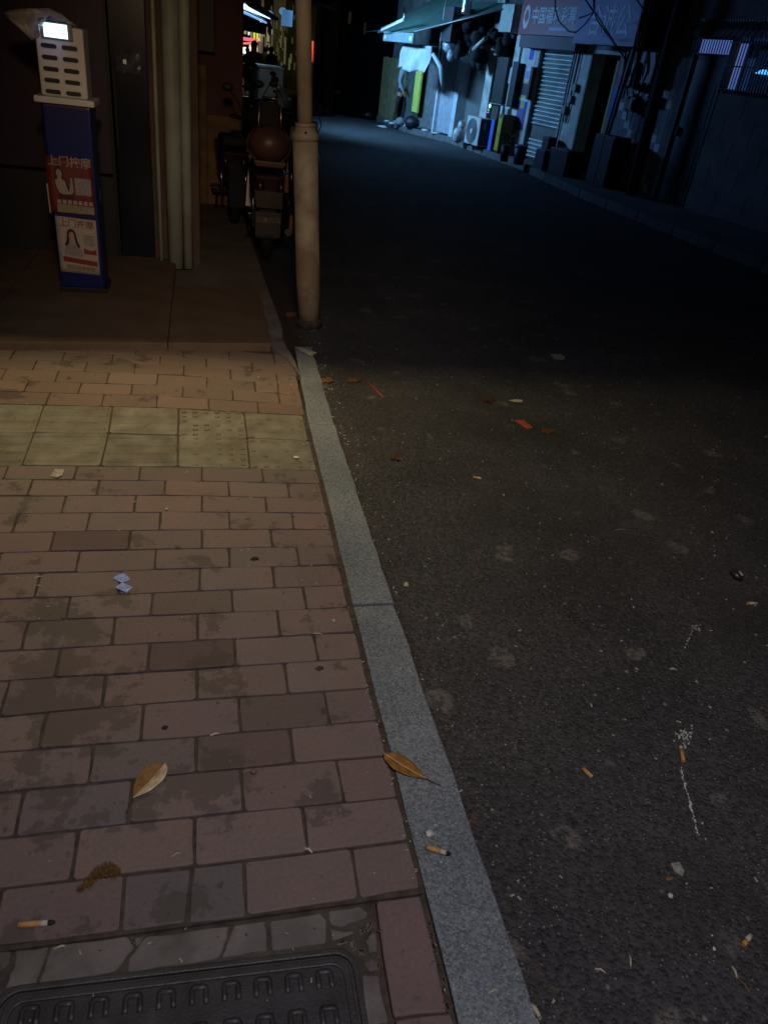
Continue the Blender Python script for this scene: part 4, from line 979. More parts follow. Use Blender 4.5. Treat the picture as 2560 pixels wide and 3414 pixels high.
# --- building 4: narrow food stall, black recess
b4 = T('stall_building', 6.4, 0, 'white pillared stall front with a black recess left of the lottery shop', 'building')
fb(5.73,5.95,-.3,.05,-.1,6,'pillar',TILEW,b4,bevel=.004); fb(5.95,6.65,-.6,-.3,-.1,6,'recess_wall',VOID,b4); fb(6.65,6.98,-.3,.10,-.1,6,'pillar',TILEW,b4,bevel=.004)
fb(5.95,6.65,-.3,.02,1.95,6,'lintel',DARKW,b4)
for j in range(10): fb(6.66,6.97,.101,.106,.10+j*.25,.10+j*.25+.244,'wall_tile',TILEW,b4)
fb(6.98,8.24,-.25,-.15,-.1,2.35,'grey_panel_door',mat('slate_panel',(.11,.115,.115),.6,var=.1),b4)
fb(6.98,8.24,-.25,.05,2.35,6,'lintel',DARKW,b4); fb(8.24,8.46,-.25,.10,-.1,3.2,'pillar',mat('white_post',(.45,.47,.5),.5,var=.1,dirt=.2,dirtcol=(.25,.26,.3)),b4,bevel=.004)
t = T('notice_card', 6.0, .1, 'small white card hanging on the pillar beside the black recess', 'notice'); fb(5.86,6.10,.055,.065,1.42,1.72,'card',WP,t)
# black monitor-like cabinets in the recess
t = T('hanging_cabinet', 6.3, 0, 'black glass cabinet mounted in the recess above the small coloured lights', 'cabinet'); fb(6.0,6.48,-.28,.14,1.0,1.9,'cabinet',BLACKP,t,bevel=.01); fb(5.99,6.49,-.28,.15,.985,.998,'shelf_edge',ALU,t)
t = T('string_light', 6.45, .15, 'cluster of tiny coloured lights below the black cabinet', 'light')
MB().ell(FO(6.42,.17,.93),.03,.03,.045).build('bulb', mat('bulb_green',(.1,.1,.1),.5,emit=(.35,1,.8),es=1.3), t)
for (u, z, c_) in ((6.47,.86,(1,.25,.03)),(6.44,.84,(.1,.8,.4)),(6.49,.79,(.5,.05,1)),(6.44,.80,(.1,.5,1))): MB().ell(FO(u,.17,z),.012,.012,.012,8,6).build('bulb', mat('bulb_%d'%int(c_[0]*10+c_[2]*100),(.1,.1,.1),.5,emit=c_,es=1.5), t)
t = T('blue_case', 5.75, .3, 'upright blue case standing left of the yellow case on the footpath', 'case')
fb(5.68,5.83,.12,.38,GZ+.02,.70,'case_body',mat('case_blue_shaded',(.02,.03,.10),.4),t,bevel=.01); fb(5.685,5.825,.382,.39,GZ+.02,.70,'case_side',mat('case_blue_lit',(.06,.16,.75),.4),t,bevel=.004); fb(5.78,5.86,.14,.2,.70,.98,'paper_strip',WP,t)  # bright street face on a dark body: light and shade put into the blues
t = T('yellow_case', 5.4, .3, 'upright yellow case standing on the footpath against the stall pillar', 'case')
YC = mat('case_yellow_lit',(.36,.33,.02),.5,var=.2,scale=8); fb(5.36,5.54,.06,.38,GZ+.05,.84,'case_body',mat('case_yellow_shaded',(.13,.11,.015),.5,var=.3),t,bevel=.012); fb(5.37,5.53,.382,.39,GZ+.06,.76,'case_side',YC,t,bevel=.003)  # yellow lit face, ochre for the rest: the shading is in the colours
for u in (5.40,5.50): MB().cyl(FO(u,.3,GZ),FO(u,.3,GZ+.05),.022,n=10).build('foot',BLACKP,t)
t = T('wooden_shelf', 5.6, .05, 'brown box on a shelf below the black cabinet', 'box'); fb(5.96,6.24,.02,.2,.62,.95,'box',mat('brown_box',(.06,.045,.03),.7),t,bevel=.006)
# outdoor unit on the ground
ac = T('air_conditioner', 6.45, .35, 'white air conditioner outdoor unit standing on the footpath, round grille facing up the street', 'air conditioner')
ACW = mat('ac_white', (.50,.51,.50), .5, var=.08, dirt=.2, dirtcol=(.3,.3,.28))
ua, ub_ = 6.12, 6.78
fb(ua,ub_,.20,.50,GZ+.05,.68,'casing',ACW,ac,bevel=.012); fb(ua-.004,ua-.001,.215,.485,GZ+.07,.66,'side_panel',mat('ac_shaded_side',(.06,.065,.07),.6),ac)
for o_ in (ua+.08,ub_-.08): fb(o_-.03,o_+.03,.22,.48,GZ-.0,GZ+.05,'foot',BLACKM,ac)
g0 = FO(ua+.36,.50,.385); ax3 = Vector((FN.x,FN.y,0)); sd = Vector((FT.x,FT.y,0))
for rr_ in (.06,.10,.14,.18,.22,.25):
    pts = [g0+ax3*.012+sd*rr_*math.cos(a)+Vector((0,0,rr_*math.sin(a)*1.05)) for a in [2*math.pi*k/24 for k in range(25)]]
    MB().tube(pts,.004,5,False).build('grille_ring', mat('grille',(.35,.37,.37),.5), ac)
MB().cyl(g0+ax3*.001, g0+ax3*.004, .255, n=28).build('fan_opening', mat('fan_dark',(.10,.11,.11),.6), ac)
MB().cyl(g0+ax3*.005, g0+ax3*.02, .05, n=20).build('fan_hub', ACW, ac)
fb(ua-.009,ua-.005,.36,.40,.46,.60,'side_plate',WP,ac)
sbm = MB(); sbm.ell(FO(7.2,.45,.22),.15,.14,.17,14,9,.12,rnd=random.Random(2)); sbm.ell(FO(7.18,.42,.42),.09,.08,.11,12,8,.15,rnd=random.Random(3))
tag(sbm.build('garbage_bag', mat('pale_bag',(.42,.42,.40),.4,var=.4,scale=12,bump=.01,bscale=20)), 'knotted pale garbage bag beside the air conditioner unit', 'bag')
# lattice curtain / folding shutter
b5 = T('awning_shop', 9.5, 0, 'shop with a half drawn pale folding curtain under the dark green awning', 'shop')
fb(9.6,15.5,-.25,-.05,-.1,6,'wall',mat('worn_green_wall',(.12,.13,.12),.9,var=.4,scale=4),b5); fb(8.46,9.6,-.9,-.8,-.1,2.3,'curtain_backing',DARKW,b5); fb(8.46,9.6,-.25,-.05,2.3,6,'lintel',DARKW,b5)
CUR = mat('pale_curtain', (.30,.32,.36), .6, var=.15)
vs = []; N = 36
for i in range(N+1):
    u = 8.5+.86*i/N; o_ = .02+.035*math.sin(i*1.35); vs += [FO(u,o_,.10), FO(u,o_,2.3)]
MB().add(vs, [(2*i,2*i+2,2*i+3,2*i+1) for i in range(N)], True).build('folding_curtain', CUR, b5)
fb(9.36,9.46,-.05,.12,-.0,2.4,'white_post',mat('white_post2',(.5,.53,.55),.5),b5,bevel=.004)
for k in range(7): fb(9.55+k*.13,9.66+k*.13,-.045,-.01,.08,2.1,'wall_plank',mat('grey_plank',(.16,.165,.165),.8,var=.3,scale=8),b5)
# dark green awning
aw = T('green_awning', 8.5, 1.2, 'dark green sloping awning with a hanging valance over the far shops', 'awning')
GRN = mat('green_canvas', (.05,.115,.095), .8, var=.2, scale=4)
p00 = FO(10.3,1.55,2.11); p01 = FO(8.02,1.55,2.17); p10 = FO(5.9,.10,2.86); p11 = FO(10.5,.05,3.0)
def canv(a, b_, c3, d_, th, nm, m, par):
    up3 = Vector((0,0,th)); MB().add([a,b_,c3,d_,a+up3,b_+up3,c3+up3,d_+up3],[(0,1,2,3),(7,6,5,4),(0,4,5,1),(1,5,6,2),(2,6,7,3),(3,7,4,0)]).build(nm, m, par)
canv(p00, p01, p10, p11, .012, 'canopy', GRN, aw)
fb(8.02,9.9,1.55,1.562,1.94,2.14,'valance',mat('valance_canvas',(.14,.20,.21),.8,var=.15),aw)
for (u0, u1) in ((8.1,8.25),(9.7,9.8)): fb(u0,u1,1.563,1.566,1.99,2.08,'valance_mark',WP,aw)
MB().tube([p01, p10],.014,8).build('awning_rod', ALU, aw); MB().tube([p00, p11],.014,8).build('awning_rod', ALU, aw)
MB().tube([FO(8.3,1.5,.06),FO(8.3,1.5,2.12)],.001,4)
ft = T('tube_lamp', 9, 1.8, 'fluorescent tube on a thin arm at the outer edge of the dark green awning', 'lamp')
q0 = FO(9.45,1.8,2.145); q1 = FO(8.1,1.8,2.365)
MB().tube([q0, q1],.020,12).build('tube', mat('tube_blue',(.3,.4,.5),.4,emit=(.30,.52,.95),es=.85), ft)
MB().tube([q0+Vector((0,0,.03)), q1+Vector((0,0,.03))],.018,8).build('fitting', ALU, ft); MB().tube([q0, FO(10.6,1.8,2.08)],.012,6).build('arm', BLACKM, ft); MB().tube([q1+Vector((0,0,-.02)),q1+Vector((0,0,.12))],.03,8).build('end_cap', ALU, ft)
# cloth sheet hanging from the valance
ch = MB(); nu, nv = 30, 12; rr = random.Random(9)
vs = []
for j in range(nv+1):
    for i in range(nu+1):
        t_, s_ = i/nu, j/nv
        u = lerp(9.40, 7.70, t_) ; u = lerp(u, lerp(9.58,7.92,t_), s_)
        z = lerp(1.93, 1.42, s_) - .04*math.sin(math.pi*t_)*s_ + .03*s_*math.sin(t_*11)
        o_ = 1.2 + .04*math.sin(t_*23+s_*2)*s_ + .03*math.sin(t_*9+s_*5)
        vs.append(FO(u,o_,z))
ch.add(vs, [(j*(nu+1)+i, j*(nu+1)+i+1, (j+1)*(nu+1)+i+1, (j+1)*(nu+1)+i) for j in range(nv) for i in range(nu)], True)
o = ch.build('hanging_sheet', mat('pale_sheet', (.36,.40,.42), .7, var=.12, scale=5, dirt=.3, dirtcol=(.28,.33,.38))); o.modifiers.new('t','SOLIDIFY').thickness = .004
tag(o, 'creased pale sheet hanging from a line under the green awning', 'cloth')
o = MB().tube([FO(7.62,1.2,1.78),FO(7.3,1.1,1.55),FO(7.15,1.1,1.28),FO(7.25,1.0,1.12)],[.04,.06,.05,.02],10).build('hanging_cloth', mat('pale_sheet',(.5,.53,.55))); tag(o, 'twisted pale cloth hanging right of the creased sheet', 'cloth')
tag(MB().tube([FO(10.2,1.2,1.96),FO(7.3,1.2,1.93)],.006,6).build('clothes_line', CABLE), 'line carrying the pale sheet under the awning', 'line')
t = T('lime_banner', 10.5, .2, 'tall narrow lime yellow vertical sign below the hanging sheet', 'sign'); fb(10.32,10.68,.16,.22,.42,1.75,'panel',mat('lime_sign',(.60,.66,.12),.5,var=.1,scale=12),t,bevel=.006); fb(10.69,10.76,.14,.2,.25,1.75,'edge',mat('teal_edge',(.05,.16,.13),.5),t)
t = T('plank_fence', 12.4, .2, 'ochre wooden plank fence beyond the person in grey shirt', 'fence')
for k in range(9): fb(11.75+k*.17,11.75+k*.17+.16,.18+.01*(k%2),.22+.01*(k%2),.03,1.62-.01*(k%3),'plank',mat('ochre_plank',(.20,.17,.08),.8,var=.3,scale=6,dirt=.3,dirtcol=(.08,.07,.04)),t)
# heaps by the wall
for k, (u, o_, r_, lb, m_) in enumerate(((9.9,.5,.2,'black rubbish sack against the wall below the sheet',BLACKP),(10.6,.55,.13,'crumpled grey sack at the foot of the lime sign',mat('grey_sack',(.2,.21,.22),.7)),(12.2,.9,.09,'small dark bundle beside the shoes of the standing person',BLACKP))):
    mb_ = MB(); mb_.ell(FO(u,o_,GZ+r_*.7),r_,r_,r_*.75,12,8,.15,rnd=random.Random(k)); tag(mb_.build('rubbish_sack', m_), lb, 'sack')
LIT = mat('white_litter', (.5,.52,.52), .7)
for k, (px, py) in enumerate(((730,980),(545,925),(850,1000),(990,1035),(1070,1060),(655,1008),(690,965))):
    p = gp(*Z4(px,py), GZ if px > 680 else ZR); mb_ = MB(); mb_.ell((p.x,p.y,p.z+.02),.10+.03*(k%3),.10,.03,8,5,.3,rnd=random.Random(k)); tag(mb_.build('paper_litter', LIT), 'scrap of pale litter on the far footpath by the hanging sheet', 'litter', 'pale scraps on the far footpath')
# mounted outdoor unit, hood and bags up high
t = T('wall_air_conditioner', 7.6, .4, 'white air conditioner unit mounted high beside the awning, seen edge on', 'air conditioner')
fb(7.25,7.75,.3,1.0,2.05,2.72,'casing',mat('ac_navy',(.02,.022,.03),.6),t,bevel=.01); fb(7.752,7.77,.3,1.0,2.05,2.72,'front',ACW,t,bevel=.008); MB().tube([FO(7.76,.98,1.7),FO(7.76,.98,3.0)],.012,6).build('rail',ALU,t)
t = T('duct_hood', 6.3, .5, 'pale metal extractor duct and hood above the black recess', 'duct')
fb(5.78,6.30,.08,.34,2.34,2.84,'hood',mat('hood_metal',(.30,.34,.31),.5,.3,var=.15),t,bevel=.012); MB().tube([FO(6.5,.5,2.2),FO(7.2,.5,1.88)],.05,10).build('pipe',mat('hood_metal',(.3,.34,.31)),t)
t = T('silver_duct', 7.4, .6, 'shiny flexible silver duct hanging at the top beside the wall unit', 'duct')
pts = [FO(7.05,.8,3.0-.05*k) for k in range(9)]; MB().tube(pts,[.10+.012*(k%2) for k in range(9)],14).build('duct',mat('foil',(.55,.58,.6),.25,.8),t)
DKB = mat('black_tarpaulin', (.006,.006,.009), .9, bump=.02, bscale=8)
for k, (u, o_, z, r3, lb) in enumerate(((7.35,.62,2.22,(.30,.26,.36),'large black tarpaulin bundle hanging below the wall unit'),(6.95,.40,1.98,(.30,.22,.30),'black bundle hanging above the grey panel door'),(6.35,.24,2.12,(.26,.16,.24),'black bundle under the metal hood'))):
    mb_ = MB(); rq = random.Random(k+40)
    for q_ in range(9): mb_.ell(FO(u+rq.uniform(-1,1)*r3[0]*.9,o_+rq.uniform(-.5,.5)*r3[1],z+rq.uniform(-.8,.9)*r3[2]),r3[0]*rq.uniform(.3,.6),r3[1]*rq.uniform(.4,.7),r3[2]*rq.uniform(.35,.7),14,10,.10,rnd=rq)
    tag(mb_.build('tarpaulin_bundle', DKB), lb, 'bundle')
mb_ = MB(); mb_.ell(FO(7.75,.75,1.98),.16,.15,.15,16,10,.10,rnd=random.Random(6)); mb_.ell(FO(7.6,.75,1.80),.10,.1,.12,12,8,.12,rnd=random.Random(7))
tag(mb_.build('clear_bag', mat('clear_bag',(.35,.38,.42),.22,var=.3,scale=14,bump=.012,bscale=24)), 'shiny pale plastic bag tied below the black tarpaulin bundle', 'bag')
# flower pots and bins in front of the shutter, right
for k, (u, o_, w, h, lb, m_) in enumerate(((4.05,.95,.10,.30,'dark flower pot on the footpath in front of the shutter',BLACKP),(3.72,.80,.13,.34,'blue lined bin on the footpath right of the flower pot',mat('bin_blue',(.03,.05,.12),.5)),)):
    t = T('plant_pot' if k == 0 else 'litter_bin', u, o_, lb, 'plant pot' if k == 0 else 'bin')
    c_ = FO(u,o_,GZ); MB().tube([c_, c_+Vector((0,0,h))],[w*.8,w],14).build('body', m_, t)
    if k == 0:
        lv = MB(); rr = random.Random(3)
        for i in range(40):
            a = rr.uniform(0,6.28); d = Vector((math.cos(a),math.sin(a),rr.uniform(.6,1.6)))*rr.uniform(.06,.14); p = c_+Vector((0,0,h))+d; sdv = Vector((-d.y,d.x,0)).normalized()*.018
            lv.add([p-sdv, p+sdv, p+d*.5], [(0,1,2)])
        lv.build('foliage', mat('dark_leaf',(.03,.045,.02),.7), t, kind='stuff')
    else:
        MB().tube([c_+Vector((0,0,h-.03)), c_+Vector((0,0,h+.02))],[w*1.05,w*1.02],14).build('bin_liner', mat('liner',(.10,.18,.45),.4), t)
t = T('black_stand', 3.70, .25, 'square black stand against the pier behind the blue lined bin', 'stand'); fb(3.56,3.78,.1,.3,GZ,.62,'body',BLACKP,t,bevel=.008)
t = T('black_cabinet', 2.75, .5, 'low wide black cabinet in front of the corridor door', 'cabinet'); fb(2.35,2.95,.25,.62,GZ,.50,'body',BLACKP,t,bevel=.01)
t = T('grey_crate', 3.2, .5, 'low dark blue crate left of the black cabinet', 'crate'); fb(3.0,3.32,.3,.7,GZ,.42,'body',mat('dark_crate',(.02,.025,.05),.6),t,bevel=.01)
t = T('brown_cabinet', 1.5, .35, 'tall dark brown wooden cabinet against the mosaic wall', 'cabinet'); WD = mat('dark_wood',(.016,.011,.007),.6,var=.4,scale=6); fb(1.22,1.80,.15,.50,GZ,.88,'carcass',WD,t,bevel=.008)
fb(1.24,1.50,.503,.515,GZ+.04,.85,'door',WD,t); fb(1.52,1.78,.503,.515,GZ+.04,.85,'door',WD,t)
# upper storeys hint
for k, (u0, u1) in enumerate(((1,3.2),(3.6,5.6),(6,8.2),(9,12))):
    t = T('upper_window', (u0+u1)/2, 0, ['upper window over the blue sign','upper window over the red sign','upper window over the stall','upper window over the green awning'][k], 'window'); fb(u0+.3,u1-.3,.008,.03,3.6,4.8,'frame',BLACKM,t); fb(u0+.36,u1-.36,.031,.036,3.66,4.74,'pane',WINV,t)
# ================================================================== FAR END OF THE STREET
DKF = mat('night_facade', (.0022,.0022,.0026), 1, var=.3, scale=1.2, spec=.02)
def farbox(nm, x0, x1, y0, y1, z0, z1, m, par=None): return MB().box(x0,x1,y0,y1,z0,z1).build(nm, m, par)
t = thing('dark_building', (5, 30, 0), 'unlit dark building closing the right side of the far street', 'building')
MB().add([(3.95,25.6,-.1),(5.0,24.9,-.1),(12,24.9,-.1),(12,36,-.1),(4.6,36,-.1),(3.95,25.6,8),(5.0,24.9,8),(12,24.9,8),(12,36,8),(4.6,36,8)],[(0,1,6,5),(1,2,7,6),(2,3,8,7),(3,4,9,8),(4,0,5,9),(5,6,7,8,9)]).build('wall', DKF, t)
for (x, z) in ((4.15,2.3),(4.6,2.1)): farbox('window', x, x+.03, 24.95+.0, 25.3, z, z+.28, mat('warm_dim_window',(.002,.002,.002),1,emit=(.55,.35,.22),es=.02,spec=.02), t)
# far building with hanging red-lit curtain and yellowish wall
fw = thing('yellow_wall_building', (4.6, 38.5, 0), 'distant building with olive walls and a doorway glowing red', 'building')
OLV = mat('olive_wall', (.10,.10,.045), .9, var=.4, scale=1.5, emit=None)
farbox('wall', 2.7, 6.4, 39, 45, -.1, 6, OLV, fw)
REDE = mat('red_lit_room', (.1,.02,.01), .6, emit=(1,.10,.03), es=1.1)
for x0, x1, z0, z1 in ((4.45,4.55,1.15,1.75),(4.62,4.70,1.1,1.85),(4.78,4.92,1.05,1.85),(4.98,5.06,1.1,1.5),(3.55,3.66,1.05,1.55)): farbox('lit_strip', x0, x1, 38.96, 38.99, z0, z1, REDE, fw)
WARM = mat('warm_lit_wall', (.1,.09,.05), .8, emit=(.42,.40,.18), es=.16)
WARM2 = mat('warm_pale_wall', (.1,.09,.07), .8, emit=(.75,.68,.48), es=.35)
rr = random.Random(33)
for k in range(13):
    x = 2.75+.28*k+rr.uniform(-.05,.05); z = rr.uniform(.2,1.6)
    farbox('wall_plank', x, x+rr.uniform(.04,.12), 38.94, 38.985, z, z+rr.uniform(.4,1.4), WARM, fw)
# olive glow area
area('far_alley_light', (3.6, 34.5, 3.2), (3.8, 39, .9), 1.5, .4, 9, (1,.85,.42), 170)
# far shops at the street end
fs_ = thing('market_stall', (2.3, 43, 0), 'bright market stall at the far end with a pink red canopy and yellow sign', 'stall')
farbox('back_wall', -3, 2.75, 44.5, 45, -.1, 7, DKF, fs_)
MB().box(1.85,2.85,42.3,42.4,1.52,1.66).build('canopy', mat('pink_canopy',(.3,.05,.06),.6,emit=(1,.22,.26),es=.85), fs_)
MB().hexa([(1.9,42.4,1.34),(2.6,42.4,1.44),(2.6,43.5,1.44),(1.9,43.5,1.34)],[(1.9,42.4,1.42),(2.6,42.4,1.52),(2.6,43.5,1.52),(1.9,43.5,1.42)]).build('canopy', mat('pink_canopy',(.3,.05,.06)), fs_)
farbox('lit_counter', 1.92, 2.28, 42.25, 42.3, 1.0, 1.25, mat('bright_counter',(.5,.5,.5),.5,emit=(1,.93,.82),es=2.6), fs_)
farbox('lit_goods', 2.30, 2.75, 42.6, 42.7, .75, 1.38, mat('warm_goods',(.5,.4,.3),.5,emit=(1,.72,.50),es=.9), fs_)
farbox('lit_goods', 2.0, 2.3, 42.6, 42.7, .55, .95, mat('warm_goods2',(.5,.3,.3),.5,emit=(.6,.35,.30),es=.5), fs_)
farbox('yellow_sign', 2.38, 2.62, 40.9, 40.95, 1.66, 1.98, mat('yellow_lit_sign',(.3,.3,.03),.5,emit=(.85,.80,.06),es=.85), fs_)
farbox('red_lamp', 2.84, 2.98, 41.9, 42.0, 1.42, 1.52, REDE, fs_)
for (x, z, w, h) in ((2.0,1.78,.10,.14),(2.16,1.74,.07,.26),(2.30,1.66,.05,.30),(2.72,1.7,.12,.16),(2.25,2.55,.14,.2),(2.45,2.52,.10,.16),(2.62,2.58,.16,.16)): farbox('lit_window', x, x+w, 41.5, 41.55, z, z+h, WARM2, fs_)
area('market_light', (2.3, 41.5, 2.2), (2.4, 38, 0), 1.2, .4, 45, (1,.80,.62), 170)
lp = thing('street_lamp', (2.14, 36, 0), 'small distant street lamp with a curved arm left of the yellow sign', 'street lamp')
MB().tube([(2.2,36,1.55),(2.2,36,1.95),(2.13,36,2.05),(1.98,36,2.12)],.02,6).build('arm', mat('warm_arm',(.4,.36,.25),.6), lp); MB().box(1.93,2.06,35.95,36.05,2.08,2.13).build('lamp_head', WARM2, lp)
# left side of the far street: canopies with fluorescent tubes
lc = thing('left_canopy_shop', (.4, 17, 0), 'dark shop row on the left side of the far street under a sloping canopy', 'shop')
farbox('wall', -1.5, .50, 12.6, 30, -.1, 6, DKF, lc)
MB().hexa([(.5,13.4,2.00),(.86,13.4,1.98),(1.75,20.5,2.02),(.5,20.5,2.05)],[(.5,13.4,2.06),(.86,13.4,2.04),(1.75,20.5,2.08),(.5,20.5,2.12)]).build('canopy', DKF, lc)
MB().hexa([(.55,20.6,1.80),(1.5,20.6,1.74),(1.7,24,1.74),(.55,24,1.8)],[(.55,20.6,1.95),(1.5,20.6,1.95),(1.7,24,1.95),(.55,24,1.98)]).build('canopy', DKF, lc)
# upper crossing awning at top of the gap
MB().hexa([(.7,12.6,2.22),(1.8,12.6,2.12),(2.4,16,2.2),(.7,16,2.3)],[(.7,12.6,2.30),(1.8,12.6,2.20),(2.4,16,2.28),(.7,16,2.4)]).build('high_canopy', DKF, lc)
TUBE = mat('tube_cyan', (.5,.6,.7), .4, emit=(.42,.82,1.0), es=3.2); TUBE2 = mat('tube_cyan_dim', (.3,.4,.6), .4, emit=(.18,.42,.95), es=.9)
for (a, b_, r_, m_, lb) in ((yp(812,21,12.9),yp(900,58,19.5),.030,TUBE,'long bright cyan fluorescent tube under the left canopy, upper one'),(yp(812,40,13.2),yp(888,76,20),.018,TUBE2,'dimmer blue fluorescent tube, lower of the pair under the left canopy')):
    t = thing('tube_lamp', a, lb, 'lamp', 'tubes under the left canopy'); MB().tube([a, b_], r_, 10).build('tube', m_, t); MB().tube([a+Vector((-.02,0,.05)), b_+Vector((-.02,0,.05))], r_*.7, 6).build('fitting', ALU, t)
for k, (px, py, r_) in enumerate(((900,47,.07),(943,38,.08))):
    p = yp(px,py,19); t = thing('globe_lamp', p, ['small round blue lamp at the end of the bright tube','larger round blue lamp above the blue hanging box'][k], 'lamp'); MB().ell(p,r_,r_,r_*.9).build('globe', mat('globe_blue',(.2,.4,.6),.4,emit=(.18,.38,.6),es=.5), t)
hb_ = thing('hanging_box', yp(957,60,19), 'blue lit hanging lightbox under the right end of the far canopy', 'lightbox'); c_ = yp(957,60,19)
MB().box(c_.x-.11,c_.x+.11,18.9,19.1,c_.z-.15,c_.z+.14).build('lightbox', mat('box_blue',(.1,.2,.3),.5,emit=(.10,.26,.52),es=.5), hb_, bevel=.01)
# mixed warm windows between
ww = thing('far_facade', (3, 33, 0), 'distant dim facade with slivers of warm light right of the market stall', 'building')
farbox('wall', 2.95, 3.4, 36.5, 37, -.1, 6, mat('dim_warm_facade',(.10,.10,.07),.9,var=.4), ww)
WARM4 = mat('pale_sliver', (.06,.05,.03), .8, emit=(.75,.66,.40), es=.30)
for k in range(16):
    p = yp(868+rr.uniform(0,44), 112+rr.uniform(0,100), 36.2); farbox('lit_sliver', p.x, p.x+rr.uniform(.02,.06), 36.32, 36.36, p.z, p.z+rr.uniform(.05,.30), WARM4, ww)
WARM3 = mat('dim_sliver', (.06,.05,.03), .8, emit=(.5,.42,.22), es=.07)
for k in range(34):
    p = yp(900+rr.uniform(0,92), 50+rr.uniform(0,185), 36.3); farbox('lit_sliver', p.x, p.x+rr.uniform(.015,.06), 36.42, 36.47, p.z, p.z+rr.uniform(.08,.42), WARM if k % 3 == 0 else WARM3, ww)
for k in range(34):
    p = yp(812+rr.uniform(0,118), 105+rr.uniform(0,95), 41); w = rr.uniform(.02,.09); h = rr.uniform(.02,.12)
    farbox('small_light', p.x, p.x+w, 41.0, 41.03, p.z, p.z+h, (WARM2, mat('white_speck',(.5,.5,.5),.5,emit=(1,.93,.85),es=1.6), mat('warm_goods',(.5,.4,.3)), mat('rose_speck',(.4,.1,.1),.5,emit=(1,.35,.35),es=.8), mat('green_speck',(.1,.3,.1),.5,emit=(.3,.6,.35),es=.5))[k % 5], fs_)
# overhead street closing roof shadow: dark upper facades
farbox('upper_wall', -3, 8, 47, 47.5, -.1, 12, DKF, fs_)
